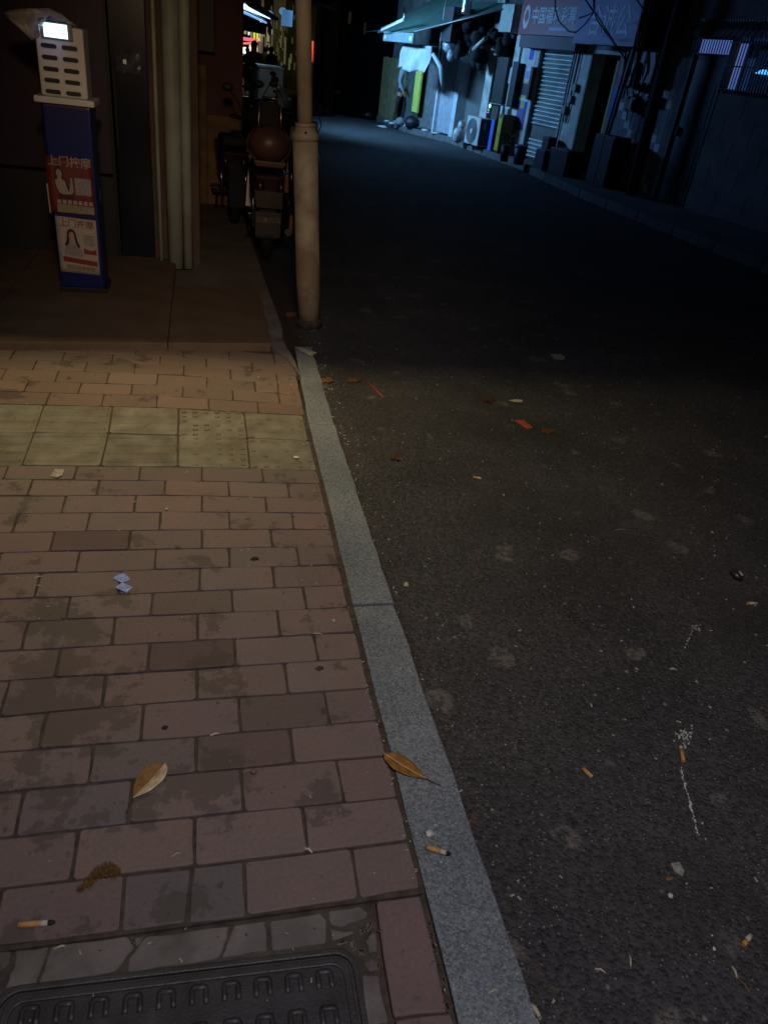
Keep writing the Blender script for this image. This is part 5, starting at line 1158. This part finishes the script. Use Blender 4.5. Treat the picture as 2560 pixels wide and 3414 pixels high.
# ================================================================== PEOPLE
SHIRTG = mat('grey_blue_shirt', (.24,.27,.33), .85, var=.15); TROU = mat('black_trousers', (.012,.012,.014), .85); SKN = mat('skin', (.32,.19,.13), .6); HAIRM = mat('black_hair', (.01,.009,.008), .6); SHOE = mat('white_shoes', (.6,.6,.58), .6)
DKS = mat('dark_jacket', (.05,.038,.03), .85); DKS2 = mat('navy_jacket', (.018,.02,.03), .85); OLVS = mat('olive_shirt', (.07,.065,.03), .85)
def person(name, loc, rot, label, shirt, trou, shoe, sit=False, lean=0., arms='down', scale=1., walk=.0):
    t = thing(name, loc, label, 'person')
    if not sit:
        J = {'pel':(0,0,.95),'ch':(0,lean*.35,1.25),'nk':(0,lean*.5,1.47),'hd':(0,lean*.55+.02,1.56),'tp':(0,lean*.55+.02,1.70),
             'lh':(-.09,0,.90),'lk':(-.10,-.02+walk,.50),'la':(-.10,.05+walk*.6,.09),'lt':(-.10,-.12+walk,.04),'rh':(.09,0,.90),'rk':(.10,-.04-walk*.6,.50),'ra':(.10,.06-walk,.09),'rt':(.10,-.11-walk,.04)}
    else:
        J = {'pel':(0,0,.80),'ch':(0,-.05+lean*.3,1.08),'nk':(0,-.07+lean*.4,1.30),'hd':(0,-.08+lean*.45,1.40),'tp':(0,-.08+lean*.45,1.55),
             'lh':(-.10,-.02,.78),'lk':(-.20,-.42,.72),'la':(-.18,-.40,.30),'lt':(-.18,-.55,.26),'rh':(.10,-.02,.78),'rk':(.20,-.42,.72),'ra':(.18,-.40,.30),'rt':(.18,-.55,.26)}
    nk = J['nk']
    if arms == 'down': A = {'ls':(-.17,nk[1],1.40 if not sit else 1.24),'le':(-.23,nk[1]+.03,1.12 if not sit else .98),'lw':(-.22,nk[1]-.10,.88 if not sit else .80),'rs':(.17,nk[1],1.40 if not sit else 1.24),'re':(.23,nk[1]+.03,1.12 if not sit else .98),'rw':(.22,nk[1]-.10,.88 if not sit else .80)}
    else: A = {'ls':(-.17,nk[1],1.40 if not sit else 1.24),'le':(-.26,nk[1]-.12,1.18 if not sit else 1.02),'lw':(-.24,nk[1]-.36,1.14 if not sit else 1.0),'rs':(.17,nk[1],1.40 if not sit else 1.24),'re':(.26,nk[1]-.12,1.18 if not sit else 1.02),'rw':(.24,nk[1]-.36,1.14 if not sit else 1.0)}
    J.update(A)
    rad = {'pel':.165,'ch':.195,'nk':.072,'hd':.098,'tp':.078,'lh':.10,'lk':.058,'la':.040,'lt':.034,'rh':.10,'rk':.066,'ra':.045,'rt':.038,'ls':.082,'le':.056,'lw':.034,'rs':.082,'re':.056,'rw':.034}
    E_s = [('pel','ch'),('ch','nk'),('nk','hd'),('hd','tp'),('pel','lh'),('lh','lk'),('lk','la'),('la','lt'),('pel','rh'),('rh','rk'),('rk','ra'),('ra','rt'),('ch','ls'),('ls','le'),('le','lw'),('ch','rs'),('rs','re'),('re','rw')]
    for s_ in 'lr':     # palm and five fingers
        w = Vector(J[s_+'w']); e = Vector(J[s_+'e']); d = (w-e).normalized(); sd_ = Vector((0,0,1)).cross(d); sd_ = sd_.normalized() if sd_.length > .1 else Vector((1,0,0))
        J[s_+'p'] = tuple(w+d*.07); rad[s_+'p'] = .030; E_s.append((s_+'w', s_+'p'))
        for k in range(4):
            b0 = w+d*.085+sd_*(-.027+.018*k); J[s_+'f%d'%k] = tuple(b0+d*.03); J[s_+'g%d'%k] = tuple(b0+d*(.075-.008*abs(k-1.5))+Vector((0,-.01,0))); rad[s_+'f%d'%k] = .009; rad[s_+'g%d'%k] = .0075
            E_s += [(s_+'p',s_+'f%d'%k),(s_+'f%d'%k,s_+'g%d'%k)]
        J[s_+'h0'] = tuple(w+d*.05+sd_*-.04); rad[s_+'h0'] = .010; E_s.append((s_+'p',s_+'h0'))
    keys = list(J); me = bpy.data.meshes.new('body'); me.from_pydata([Vector(J[k])*scale for k in keys], [(keys.index(a), keys.index(b_)) for a, b_ in E_s], [])
    o = bpy.data.objects.new('body', me); C.objects.link(o)
    sk = o.modifiers.new('skin','SKIN'); sk.use_smooth_shade = True
    for i, k in enumerate(keys):
        v = me.skin_vertices[0].data[i]; r_ = rad[k]*scale; v.radius = (r_, r_*(.72 if k in ('pel','ch') else 1)); v.use_root = (k == 'pel')
    ss = o.modifiers.new('sub','SUBSURF'); ss.levels = 1; ss.render_levels = 1
    dg = bpy.context.evaluated_depsgraph_get(); m2 = bpy.data.meshes.new_from_object(o.evaluated_get(dg)); bpy.data.objects.remove(o)
    m2.materials.clear()
    for mm in (shirt, trou, SKN, shoe): m2.materials.append(mm)
    hip = J['pel'][2]*scale+.02
    for p in m2.polygons:
        c = p.center; z = c.z/scale; p.use_smooth = True
        if z > J['nk'][2]+.015: p.material_index = 2
        elif (sit and (z < .70 or c.y < -.12*scale and z < .84)) or (not sit and z < .93 and abs(c.x) < .20*scale and not (abs(c.x) > .185*scale)):
            p.material_index = 3 if z < (.09 if not sit else .30) else 1
        else: p.material_index = 0
        for s_ in 'lr':
            w = Vector(J[s_+'w'])*scale
            if (c-w).length < .20*scale and (c-Vector(J[s_+'e'])*scale).length > (w-Vector(J[s_+'e'])*scale).length*.92: p.material_index = 2
    b_ = bpy.data.objects.new('body', m2); C.objects.link(b_); b_.parent = t
    hd = (Vector(J['hd'])+Vector(J['tp']))*.5*scale
    hm = MB(); org = Vector(loc); hm.ell(org+hd+Vector((0,.018,.028))*scale,.098*scale,.108*scale,.105*scale,16,10); hm.build('hair', HAIRM, t)
    fc = MB(); fc.ell(org+hd+Vector((0,-.055,-.02))*scale,.072*scale,.055*scale,.098*scale,14,10); fc.ell(org+hd+Vector((0,-.112,-.03))*scale,.013*scale,.02*scale,.022*scale,8,6); f_ = fc.build('face', SKN, t)
    for sx_ in (-1,1):
        e_ = MB(); e_.ell(org+hd+Vector((sx_*.028,-.104,-.002))*scale,.011*scale,.006*scale,.006*scale,8,6); e_.build('eye', HAIRM, f_)
        e_ = MB(); e_.ell(org+hd+Vector((sx_*.085,.0,-.02))*scale,.012*scale,.022*scale,.032*scale,8,6); e_.build('ear', SKN, f_)
    m_ = MB(); m_.ell(org+hd+Vector((0,-.103,-.068))*scale,.022*scale,.006*scale,.006*scale,8,6); m_.build('mouth', mat('lips',(.25,.08,.07),.6), f_)
    t.rotation_euler = (0,0,rot)
    return t
pu, pz = fp(Z4(782,925), .5); pp = FO(pu, .5, GZ)
person('person', pp, R(60), 'person in grey blue shirt and white shoes, half hidden by the hanging sheet', SHIRTG, TROU, SHOE, scale=.92, walk=.10)
pr = yp(848,200,27)
rs = thing('rider_scooter', (pr.x, 27.2, ZR), 'dark scooter under the seated rider at the market end', 'scooter')
MB().box(pr.x-.16,pr.x+.16,26.7,27.9,.25,.66).build('body', BLACKP, rs, bevel=.05); 
for y in (26.6,28.0): MB().cyl((pr.x-.04,y,.18),(pr.x+.04,y,.18),.24,n=20).build('wheel', RUBBER, rs)
person('person', (pr.x, 27.1, -.06), R(180), 'person in dark brown jacket seated on a scooter, seen from behind against the market lights', DKS, TROU, BLACKP, sit=True, arms='fwd', scale=1.02)
p4 = yp(903,205,34)
person('person', (yp(905,205,34).x, 34, -.06), R(170), 'person in dark navy jacket standing with back turned, right of the seated rider', DKS2, TROU, BLACKP, scale=.86)
person('person', (yp(884,205,36).x, 36, -.06), R(190), 'person in olive shirt standing between the rider and the navy jacket', OLVS, TROU, BLACKP, scale=.84)
person('person', (yp(826,190,31).x, 31, -.06), R(20), 'person in reddish shirt partly hidden behind the brown corner wall', mat('reddish_shirt',(.16,.05,.04),.8), TROU, BLACKP, scale=.8)
pw = yp(985,270,22)
t = thing('water_barrel', (pw.x, 22, ZR), 'small pale blue bottle crate standing left of the street pole far away', 'crate'); MB().box(pw.x-.1,pw.x+.1,21.9,22.1,ZR,.42).build('crate', mat('blue_bag',(.3,.38,.5)), t, bevel=.02)
# ================================================================== LITTER
LEAF = mat('ochre_leaf', (.29,.14,.025), .45, var=.35, scale=60, dirt=.3, dirtcol=(.14,.07,.02)); LEAFP = mat('leaf_underside', (.58,.45,.30), .5, var=.2, scale=60); LEAFB = mat('leaf_brown', (.20,.10,.03), .5, var=.3, scale=80)
STEM = mat('leaf_stem', (.07,.03,.015), .6)
def leaf(a, b_, wd, z, label, mats, curl=.012, fold=0.):
    a = gp(*a, z); b_ = gp(*b_, z); d = b_-a; L_ = d.length; d.normalize(); s_ = Vector((-d.y,d.x,0))
    t = thing('fallen_leaf', (a+b_)/2, label, 'leaf')
    for sg in (-1, 1):
        n = 14; m_ = 4; vs = []
        for i in range(n+1):
            t_ = i/n; w = wd*math.sin(math.pi*t_**.85)**.8*(1-.15*t_)
            for j in range(m_+1):
                k = j/m_; z_ = .003+curl*(abs(t_-.5)*1.2)**2 + (fold*k*w/wd if sg > 0 else curl*.8*k*k*w/wd) + .0012*math.sin(i*1.3+j)
                vs.append(a+d*L_*t_+s_*sg*w*k*(1 if sg < 0 else 1-fold*9)+Vector((0,0,z_)))
        mb_ = MB().add(vs, [(i*(m_+1)+j,(i+1)*(m_+1)+j,(i+1)*(m_+1)+j+1,i*(m_+1)+j+1) for i in range(n) for j in range(m_)], True)
        o = mb_.build('leaf_half', mats[0 if sg > 0 else 1], t); o.modifiers.new('s','SOLIDIFY').thickness = .0006
    MB().tube([a+d*L_*k/6+Vector((0,0,.0045+curl*(abs(k/6-.5)*1.2)**2)) for k in range(7)]+[], .0011, 6).build('midrib', LEAFP, t)
    MB().tube([b_+Vector((0,0,.004+curl*.36)), b_+d*L_*.17+s_*.004+Vector((0,0,.004)), b_+d*L_*.30+s_*.010+Vector((0,0,.002))], [.0016,.0013,.0016], 6).build('stalk', STEM, t)
leaf((553,2552),(446,2668),.036,.0,'brown leaf with one pale folded half lying on the bricks above the grey cracked brick',(LEAFP,LEAFB),.014,.012)
leaf((1277,2517),(1418,2602),.031,.002,'yellow ochre leaf lying across the kerb edge',(LEAF,LEAF),.010)
# stained seed fluff
fz_ = MB(); rr = random.Random(17)
FZ = [(E_(560,760),.006),(E_(620,720),.012),(E_(680,660),.016),(E_(740,640),.020),(E_(790,650),.014)]
for (p, r_) in FZ:
    c = gp(*p, .0)
    for i in range(300):
        a = rr.uniform(0,6.28); b2 = rr.uniform(0,1.5); q = c+Vector((math.cos(a)*rr.uniform(.2,1),math.sin(a)*rr.uniform(.2,1),0))*r_+Vector((0,0,.001+rr.uniform(0,.9)*r_))
        d = Vector((rr.uniform(-1,1),rr.uniform(-1,1),rr.uniform(-.4,.8))).normalized()*rr.uniform(.003,.008); s_ = d.cross(Vector((0,0,1))).normalized()*.0006 if abs(d.z) < .95*d.length else Vector((.0004,0,0))
        fz_.add([q-s_, q+s_, q+d+s_*.3+Vector((0,0,-.001)), q+d-s_*.3], [(0,1,2,3)])
tag(fz_.build('seed_fluff', mat('brown_fluff',(.15,.075,.02),.9,var=.5,scale=150)), 'fuzzy brown tuft of plant fibre lying on the bricks near the manhole', 'plant tuft')
FILT = mat('cigarette_filter', (.50,.27,.08), .7, var=.15, scale=200); CPAP = mat('cigarette_paper', (.50,.46,.38), .7, var=.2, scale=200); ASHM = mat('burnt_tip', (.02,.018,.016), .9)
def butt(a, b_, z, label, r_=.0058, fr=.55, ash=True):
    a = gp(*a, z+r_); b_ = gp(*b_, z+r_); d = b_-a
    t = thing('cigarette_butt', (a+b_)/2, label, 'cigarette butt', 'cigarette butts')
    MB().tube([a, a+d*fr*.5, a+d*fr], [r_,r_*1.02,r_], 14).build('filter', FILT, t)
    MB().tube([a+d*fr, a+d*(.80 if ash else 1)], [r_*.99,r_*.93], 14).build('paper', CPAP, t)
    if ash: MB().tube([a+d*.80, a+d*.90+Vector((0,0,.0006)), a+d], [r_*.92,r_*.9,r_*.4], 12).build('burnt_tip', ASHM, t)
butt(E_(132,1003), E_(385,985), -.001, 'yellow cigarette butt with burnt tip on the brick at the lower left')
butt(F_(1287,465), F_(1458,515), .003, 'cigarette butt with black burnt tip on the granite kerb')
butt((1942,2562),(1972,2590), ZR, 'orange cigarette butt alone on the asphalt', fr=.92, ash=False)
butt((2277,2538),(2267,2488), ZR, 'orange cigarette butt below a white splash on the road', fr=.8, ash=False)
butt((2476,3150),(2500,3118), ZR, 'short thick cigarette butt at the lower right on the road', fr=.45, ash=False)
butt((1577,1590),(1604,1595), ZR, 'pale yellow butt further up the road, left of the red paper', fr=.5, ash=False)
butt((2489,2012),(2522,2011), ZR, 'pale butt near the right edge below the dark packet', fr=.2, ash=False)
def stick(a, b_, z, label, r_=.0018, m=None, nm='twig', cat='twig', bend=.003):
    a = gp(*a, z+r_); b_ = gp(*b_, z+r_); mid = (a+b_)/2+Vector((bend,bend,.0008))
    tag(MB().tube([a, mid, b_], [r_,r_*1.1,r_*.8], 8).build(nm, m, bevel=0), label, cat)
SEED = mat('pale_seed', (.42,.38,.28), .6, var=.2, scale=90); STR = mat('red_straw', (.45,.045,.03), .4); BRS = mat('brown_stick', (.16,.11,.08), .8)
stick((1220,1270),(1278,1325), ZR, 'red drinking straw lying on the road near the kerb end', .0042, STR, 'drinking_straw', 'straw', 0)
stick((2231,2230),(2256,2234), ZR, 'short pale stub in the middle of the road', .003, SEED)
stick((2052,1766),(2099,1768), ZR, 'brown flat stick on the road right of the pale patch', .003, BRS)
stick((1045,2113),(1076,2116), .0, 'tiny pale splinter on the bricks beside the second kerb stone', .0018, SEED)
stick(E_(455,1150), E_(375,1172), -.003, 'pale grey leaf sliver on the mortar above the manhole', .0022, SEED)
stick(F_(440,475), F_(500,505), .0, 'cream seed husk in the joint between two bricks', .0032, SEED, 'seed_husk', 'seed')
stick((1760,3347),(1798,3390), ZR, 'plump cream husk at the foot of the kerb, bottom of the picture', .0052, SEED, 'seed_husk', 'seed')
stick((1626,3312),(1662,3300), .003, 'small cream splinter on the granite kerb near the bottom', .0022, SEED)
stick((1980,3230),(2018,3244), ZR, 'straw-coloured splinter on the road, left of a similar one', .0022, SEED)
stick((2096,3185),(2101,3222), ZR, 'straw-coloured splinter pointing up the road', .0022, SEED)
stick((2437,3222),(2456,3262), ZR, 'white tip of a long brown stick at lower right', .0030, SEED)
stick((2458,3264),(2500,3312), ZR, 'long brown splinter at the lower right', .0018, BRS)
stick((1556,2728),(1568,2772), ZR+.01, 'matchstick standing in the gutter against the kerb', .0016, BRS)
stick((113,1928+0),(142,1921), .0, 'small pale splinter on the bricks left of the blue sachets', .0018, SEED)
stick((140,1957),(115,1951), .0, 'second splinter on the bricks left of the blue sachets', .0016, SEED)
stick((700,2453),(732,2446), .0, 'pale curled splinter between brick courses at the centre', .0026, SEED)
stick((1330,3260),(1331,3262), -.02, 'crumb of grit in the joint beside the long soldier brick', .002, SEED)
stick((570,2857),(604,2843), .001, 'grey scratch-like splinter on the brick above the cracked one', .0012, SEED)
def flake(pts, z, th, label, m, nm='paper_scrap', cat='paper', lift=.004, seed=0):
    rr_ = random.Random(seed); g = [gp(*p, z) for p in pts]; c = sum(g, Vector())/len(g)
    n = len(g); vs = [c+Vector((0,0,.003+lift*.5))]+[p+Vector((0,0,.0012+rr_.uniform(0,lift))) for p in g]
    vs += [v-Vector((0,0,th)) for v in vs]
    fs = [(0,1+i,1+(i+1)%n) for i in range(n)]+[(n+1,n+2+(i+1)%n,n+2+i) for i in range(n)]+[(1+i,n+2+i,n+2+(i+1)%n,1+(i+1)%n) for i in range(n)]
    return tag(MB().add(vs, fs).build(nm, m), label, cat)
SACH = mat('blue_sachet', (.27,.36,.72), .35, var=.45, scale=110)
def C_(x, y): return (x*.3617, 1800+y*.3617)
flake([C_(1040,355),C_(1120,316),C_(1150,320),C_(1208,366),C_(1135,402),C_(1090,385)], 0, .001, 'small blue sachet on the bricks, upper of a touching pair', SACH, 'sachet', 'sachet', .004, 1)
flake([C_(1060,452),C_(1128,404),C_(1226,438),C_(1168,491),C_(1130,480)], 0, .001, 'small blue sachet on the bricks, lower of a touching pair', SACH, 'sachet', 'sachet', .005, 2)
WRAP = mat('pale_wrapper', (.35,.30,.28), .5, var=.4, scale=90)
flake([(170,1590),(186,1566),(216,1569),(210,1588),(192,1597)], 0, .001, 'crumpled pale wrapper on the bricks just below the tactile tiles', WRAP, seed=3, lift=.009)
def R4(x, y): return (1100+x*.88, 1050+y*.88)
ORP = mat('red_card', (.42,.085,.035), .5, var=.2, scale=40)
flake([R4(695,400),R4(735,398),R4(768,430),R4(745,432)], ZR, .001, 'red orange card lying on the road', ORP, seed=4, lift=.007)
flake([R4(676,325),R4(700,322),R4(728,324),R4(727,333),R4(700,332)], ZR, .001, 'pale cream scrap on the road above the red card', mat('cream_scrap',(.48,.44,.33),.6), seed=5)
flake([R4(832,153),R4(870,152),R4(890,162),R4(884,171),R4(850,168)], ZR, .001, 'grey folded scrap at the edge of the dark part of the road', mat('grey_scrap',(.33,.30,.27),.6), seed=6, lift=.008)
flake([(985,1158),(1010,1160),(1058,1180),(1035,1187),(1000,1172)], .004, .001, 'flattened pale paper cup piece at the end of the kerb', mat('cup_paper',(.38,.36,.28),.5,var=.3,scale=60), seed=7, lift=.01)
for k, (px, py, lb) in enumerate(((1089,1272,'curled orange brown leaf against the kerb end'),(1180,1270,'brown leaf right of the curled orange one'),(1630,1337,'thin dark brown leaf on the road left of the cream scrap'),(1823,1440,'brown leaf beside the red card'),(1322,1530,'dark brown curled leaf on the road near the kerb'),(975,1052,'yellowish leaf at the foot of the street pole'))):
    z = ZR; m_ = LEAFB if k in (0,5) else STEM if k in (2,4) else mat('dark_dry_leaf', (.10,.045,.018), .8, var=.4, scale=90)
    flake([(px-24,py),(px-15,py-7),(px-5,py-5),(px+3,py-10),(px+17,py-7),(px+26,py+4),(px+14,py+5),(px+4,py+10),(px-6,py+5),(px-14,py+8)], z, .001, lb, m_, 'dry_leaf', 'leaf', .012, 20+k)
# popcorn, crumpled foil, glass chip, dark packet
def crumb(px, py, z, r_, label, m, nm, cat, jit=.25, sc=(1,1,.8), seed=0):
    c = gp(px, py, z); mb_ = MB(); mb_.ell((c.x,c.y,z+r_*sc[2]*.9), r_*sc[0], r_*sc[1], r_*sc[2], 10, 7, jit, rnd=random.Random(seed)); return tag(mb_.build(nm, m), label, cat)
crumb(1353,1955,ZR,.011,'lumpy cream popcorn piece in the gutter',mat('popcorn',(.42,.38,.26),.8,var=.3,scale=120),'popcorn','popcorn',.28,seed=1)
crumb(1430,2783,.002,.010,'crumpled white foil ball on the granite kerb',mat('foil_ball',(.5,.48,.44),.4,var=.4,scale=120),'foil_ball','foil',.3,(1.2,.9,.7),2)
crumb(2231,2990,ZR,.007,'small white pebble on the road above the lower right butt',mat('white_pebble',(.55,.54,.50),.6),'pebble','pebble',.12,seed=3)
crumb(988,1527,0,.011,'white crumb on the last tactile tile beside the kerb',mat('cream_crumb',(.6,.58,.42),.7),'crumb','crumb',.2,(1.3,.9,.4),4)
crumb(556,1700,0,.006,'yellowish crumb on the bricks under the tactile strip',mat('popcorn',(.42,.38,.26)),'crumb','crumb',.25,seed=5)
crumb(845,2577,0,.008,'small dark pebble stuck in the joint above the nearest bricks',BRS,'pebble','pebble',.25,seed=6)
crumb(550,2427,0,.007,'black speck of dirt on the dark wet brick',ASHM,'dirt_lump','dirt',.3,(1.3,.8,.5),7)
crumb(850,1864,0,.010,'flattened dark blob of dirt on the brick, fifth course below the tiles',ASHM,'dirt_lump','dirt',.3,(1.4,1,.25),8)
crumb(1067,2230,0,.009,'brown flattened blob on a brick near the kerb',mat('brown_dirt',(.07,.035,.018),.9),'dirt_lump','dirt',.3,(1.4,1,.25),9)
crumb(1112,2073,0,.006,'cream grain on the brick beside the kerb joint',SEED,'crumb','crumb',.3,seed=10)
flake([(2234,2880),(2262,2875),(2280,2905),(2272,2925),(2245,2905)], ZR, .002, 'frosted glassy flake on the road', mat('glassy',(.26,.26,.25),.25,var=.4,scale=80), 'plastic_flake', 'plastic', .004, 9)
flake([(2216,2928),(2242,2924),(2238,2934),(2222,2938)], ZR, .001, 'tiny brown leaf fragment beside the glassy flake', LEAFB, 'leaf_fragment', 'leaf', .003, 10)
t = thing('crumpled_packet', gp(2452,1922,ZR), 'crumpled dark brown packet with a white glint near the right edge of the road', 'packet'); c = gp(2450,1924,ZR)
mb_ = MB(); mb_.ell((c.x,c.y,ZR+.012),.022,.028,.014,12,8,.22,rnd=random.Random(5)); mb_.build('packet', mat('packet_brown',(.05,.03,.025),.3), t); mb_ = MB(); mb_.ell((c.x+.010,c.y-.008,ZR+.024),.005,.014,.004,10,6,.2,rnd=random.Random(6)); mb_.build('packet_highlight', mat('highlight_white',(.6,.6,.62),.4), t)  # the pale blob on top is the packet's highlight, put in as colour
# white paint spatter on the road: countless drops, one object
pd = MB(); rr = random.Random(31)
def drop(px, py, r_):
    c = gp(px, py, ZR); n = 8; ph = rr.uniform(0,6); rs_ = [r_*rr.uniform(.7,1.25) for _ in range(n)]
    pd.prism([(c.x+rs_[k]*math.cos(ph+2*math.pi*k/n), c.y+rs_[k]*math.sin(ph+2*math.pi*k/n)) for k in range(n)], ZR-.001, ZR+.0022, r_*.2)
for k in range(46): drop(2283+rr.gauss(0,13), 2455+rr.gauss(0,12), rr.uniform(.0012,.0045))
for k in range(9): drop(2278+k*.5+rr.uniform(-3,3), 2478+k*2, .003)
for k in range(34):
    t_ = k/34; drop(2268+60*t_**1.1+rr.uniform(-3,3), 2560+230*t_, rr.uniform(.0012,.0040))
for k in range(22): drop(2318+rr.gauss(0,10), 2092+rr.gauss(0,7), rr.uniform(.001,.003))
for k in range(12): drop(2305-k*2.2, 2105+k*5+rr.uniform(-3,3), rr.uniform(.001,.0028))
for (x, y) in ((2391,1600),(2383,1605),(2345,1690),(2350,1700),(2378,1820),(2380,1838),(2381,1853),(2388,1490),(2376,1498),(2366,1510),(2400,1472),(2340,1590),(2350,2798),(2340,2745),(2372,3120),(2378,3163)): drop(x, y, rr.uniform(.002,.0045))
tag(pd.build('paint_drops', mat('white_paint_drops',(.55,.55,.54),.6)), 'line and spatter of white paint drops dried on the asphalt', 'paint', kind='stuff')
# loose grit, crumbs and husks scattered everywhere
gr = MB(); g2 = MB()
for k in range(2600):
    on = rr.random() < .38
    if on: x = rr.uniform(-1.3,.44) if rr.random() < .7 else rr.gauss(.458,.006); y = rr.uniform(.5,4.2); z = .0
    else: x = rr.uniform(.64,3.4) if rr.random() < .8 else rr.uniform(.62,.75); y = rr.uniform(.3,5); z = ZR+.001
    if not on and k % 3 == 0: y = rr.uniform(.3, 4.4); x = .625+abs(rr.gauss(0,.035))+(0 if y < 3 else .02)
    r_ = rr.uniform(.0007,.0020)*(1.35 if not on else 1); a = rr.uniform(0,3.14); d = Vector((math.cos(a),math.sin(a),0)); s_ = Vector((-d.y,d.x,0)); l_ = r_*rr.uniform(1,3.2); c = Vector((x,y,z))
    (gr if rr.random() < (.45 if k % 3 else .08) else g2).add([c-d*l_-s_*r_, c+d*l_-s_*r_, c+d*l_+s_*r_, c-d*l_+s_*r_, c-d*l_*.5+Vector((0,0,r_*1.3)), c+d*l_*.5+Vector((0,0,r_*1.3))], [(0,1,5,4),(2,3,4,5),(1,2,5),(3,0,4)])
tag(gr.build('pale_grit', mat('pale_grit',(.42,.39,.33),.8)), 'loose pale grit and crumbs scattered over bricks and road', 'grit', kind='stuff')
tag(g2.build('brown_grit', mat('brown_grit',(.12,.08,.05),.9)), 'loose brown grit and plant bits scattered over bricks and road', 'grit', kind='stuff')
# ================================================================== NEAR SHOP WALL AND LAMP OUT OF VIEW, WITH AN ADDED LIGHT VISOR
sh = thing('added_light_visor', (-.5, 1.9, 3), 'unseen metal visor added to cut off the near tube light, above the picture', 'awning')
MB().box(-3.4,6.5,3.235,3.245,2.43,3.42).build('valance', BLACKM, sh); MB().box(-3.4,1.2,1.6,3.234,3.40,3.42).build('visor_sheet', BLACKM, sh)  # valance and sheet form an added visor that cuts off the tube light
tl = thing('tube_lamp', (NEARL[0], NEARL[1], NEARL[2]+.05), 'hooded fluorescent batten under the added visor, above the picture', 'lamp')
MB().box(NEARL[0]-.8,NEARL[0]+.8,NEARL[1]-.04,NEARL[1]+.04,NEARL[2]+.03,NEARL[2]+.09).build('batten', WHITEP, tl)
nb = thing('near_shop', (-3.2, 0, 0), 'shop wall left of the pavement, outside the picture', 'shop'); MB().box(-3.8,-3.4,-3,4.15,-.06,5).build('wall', GREYW, nb)
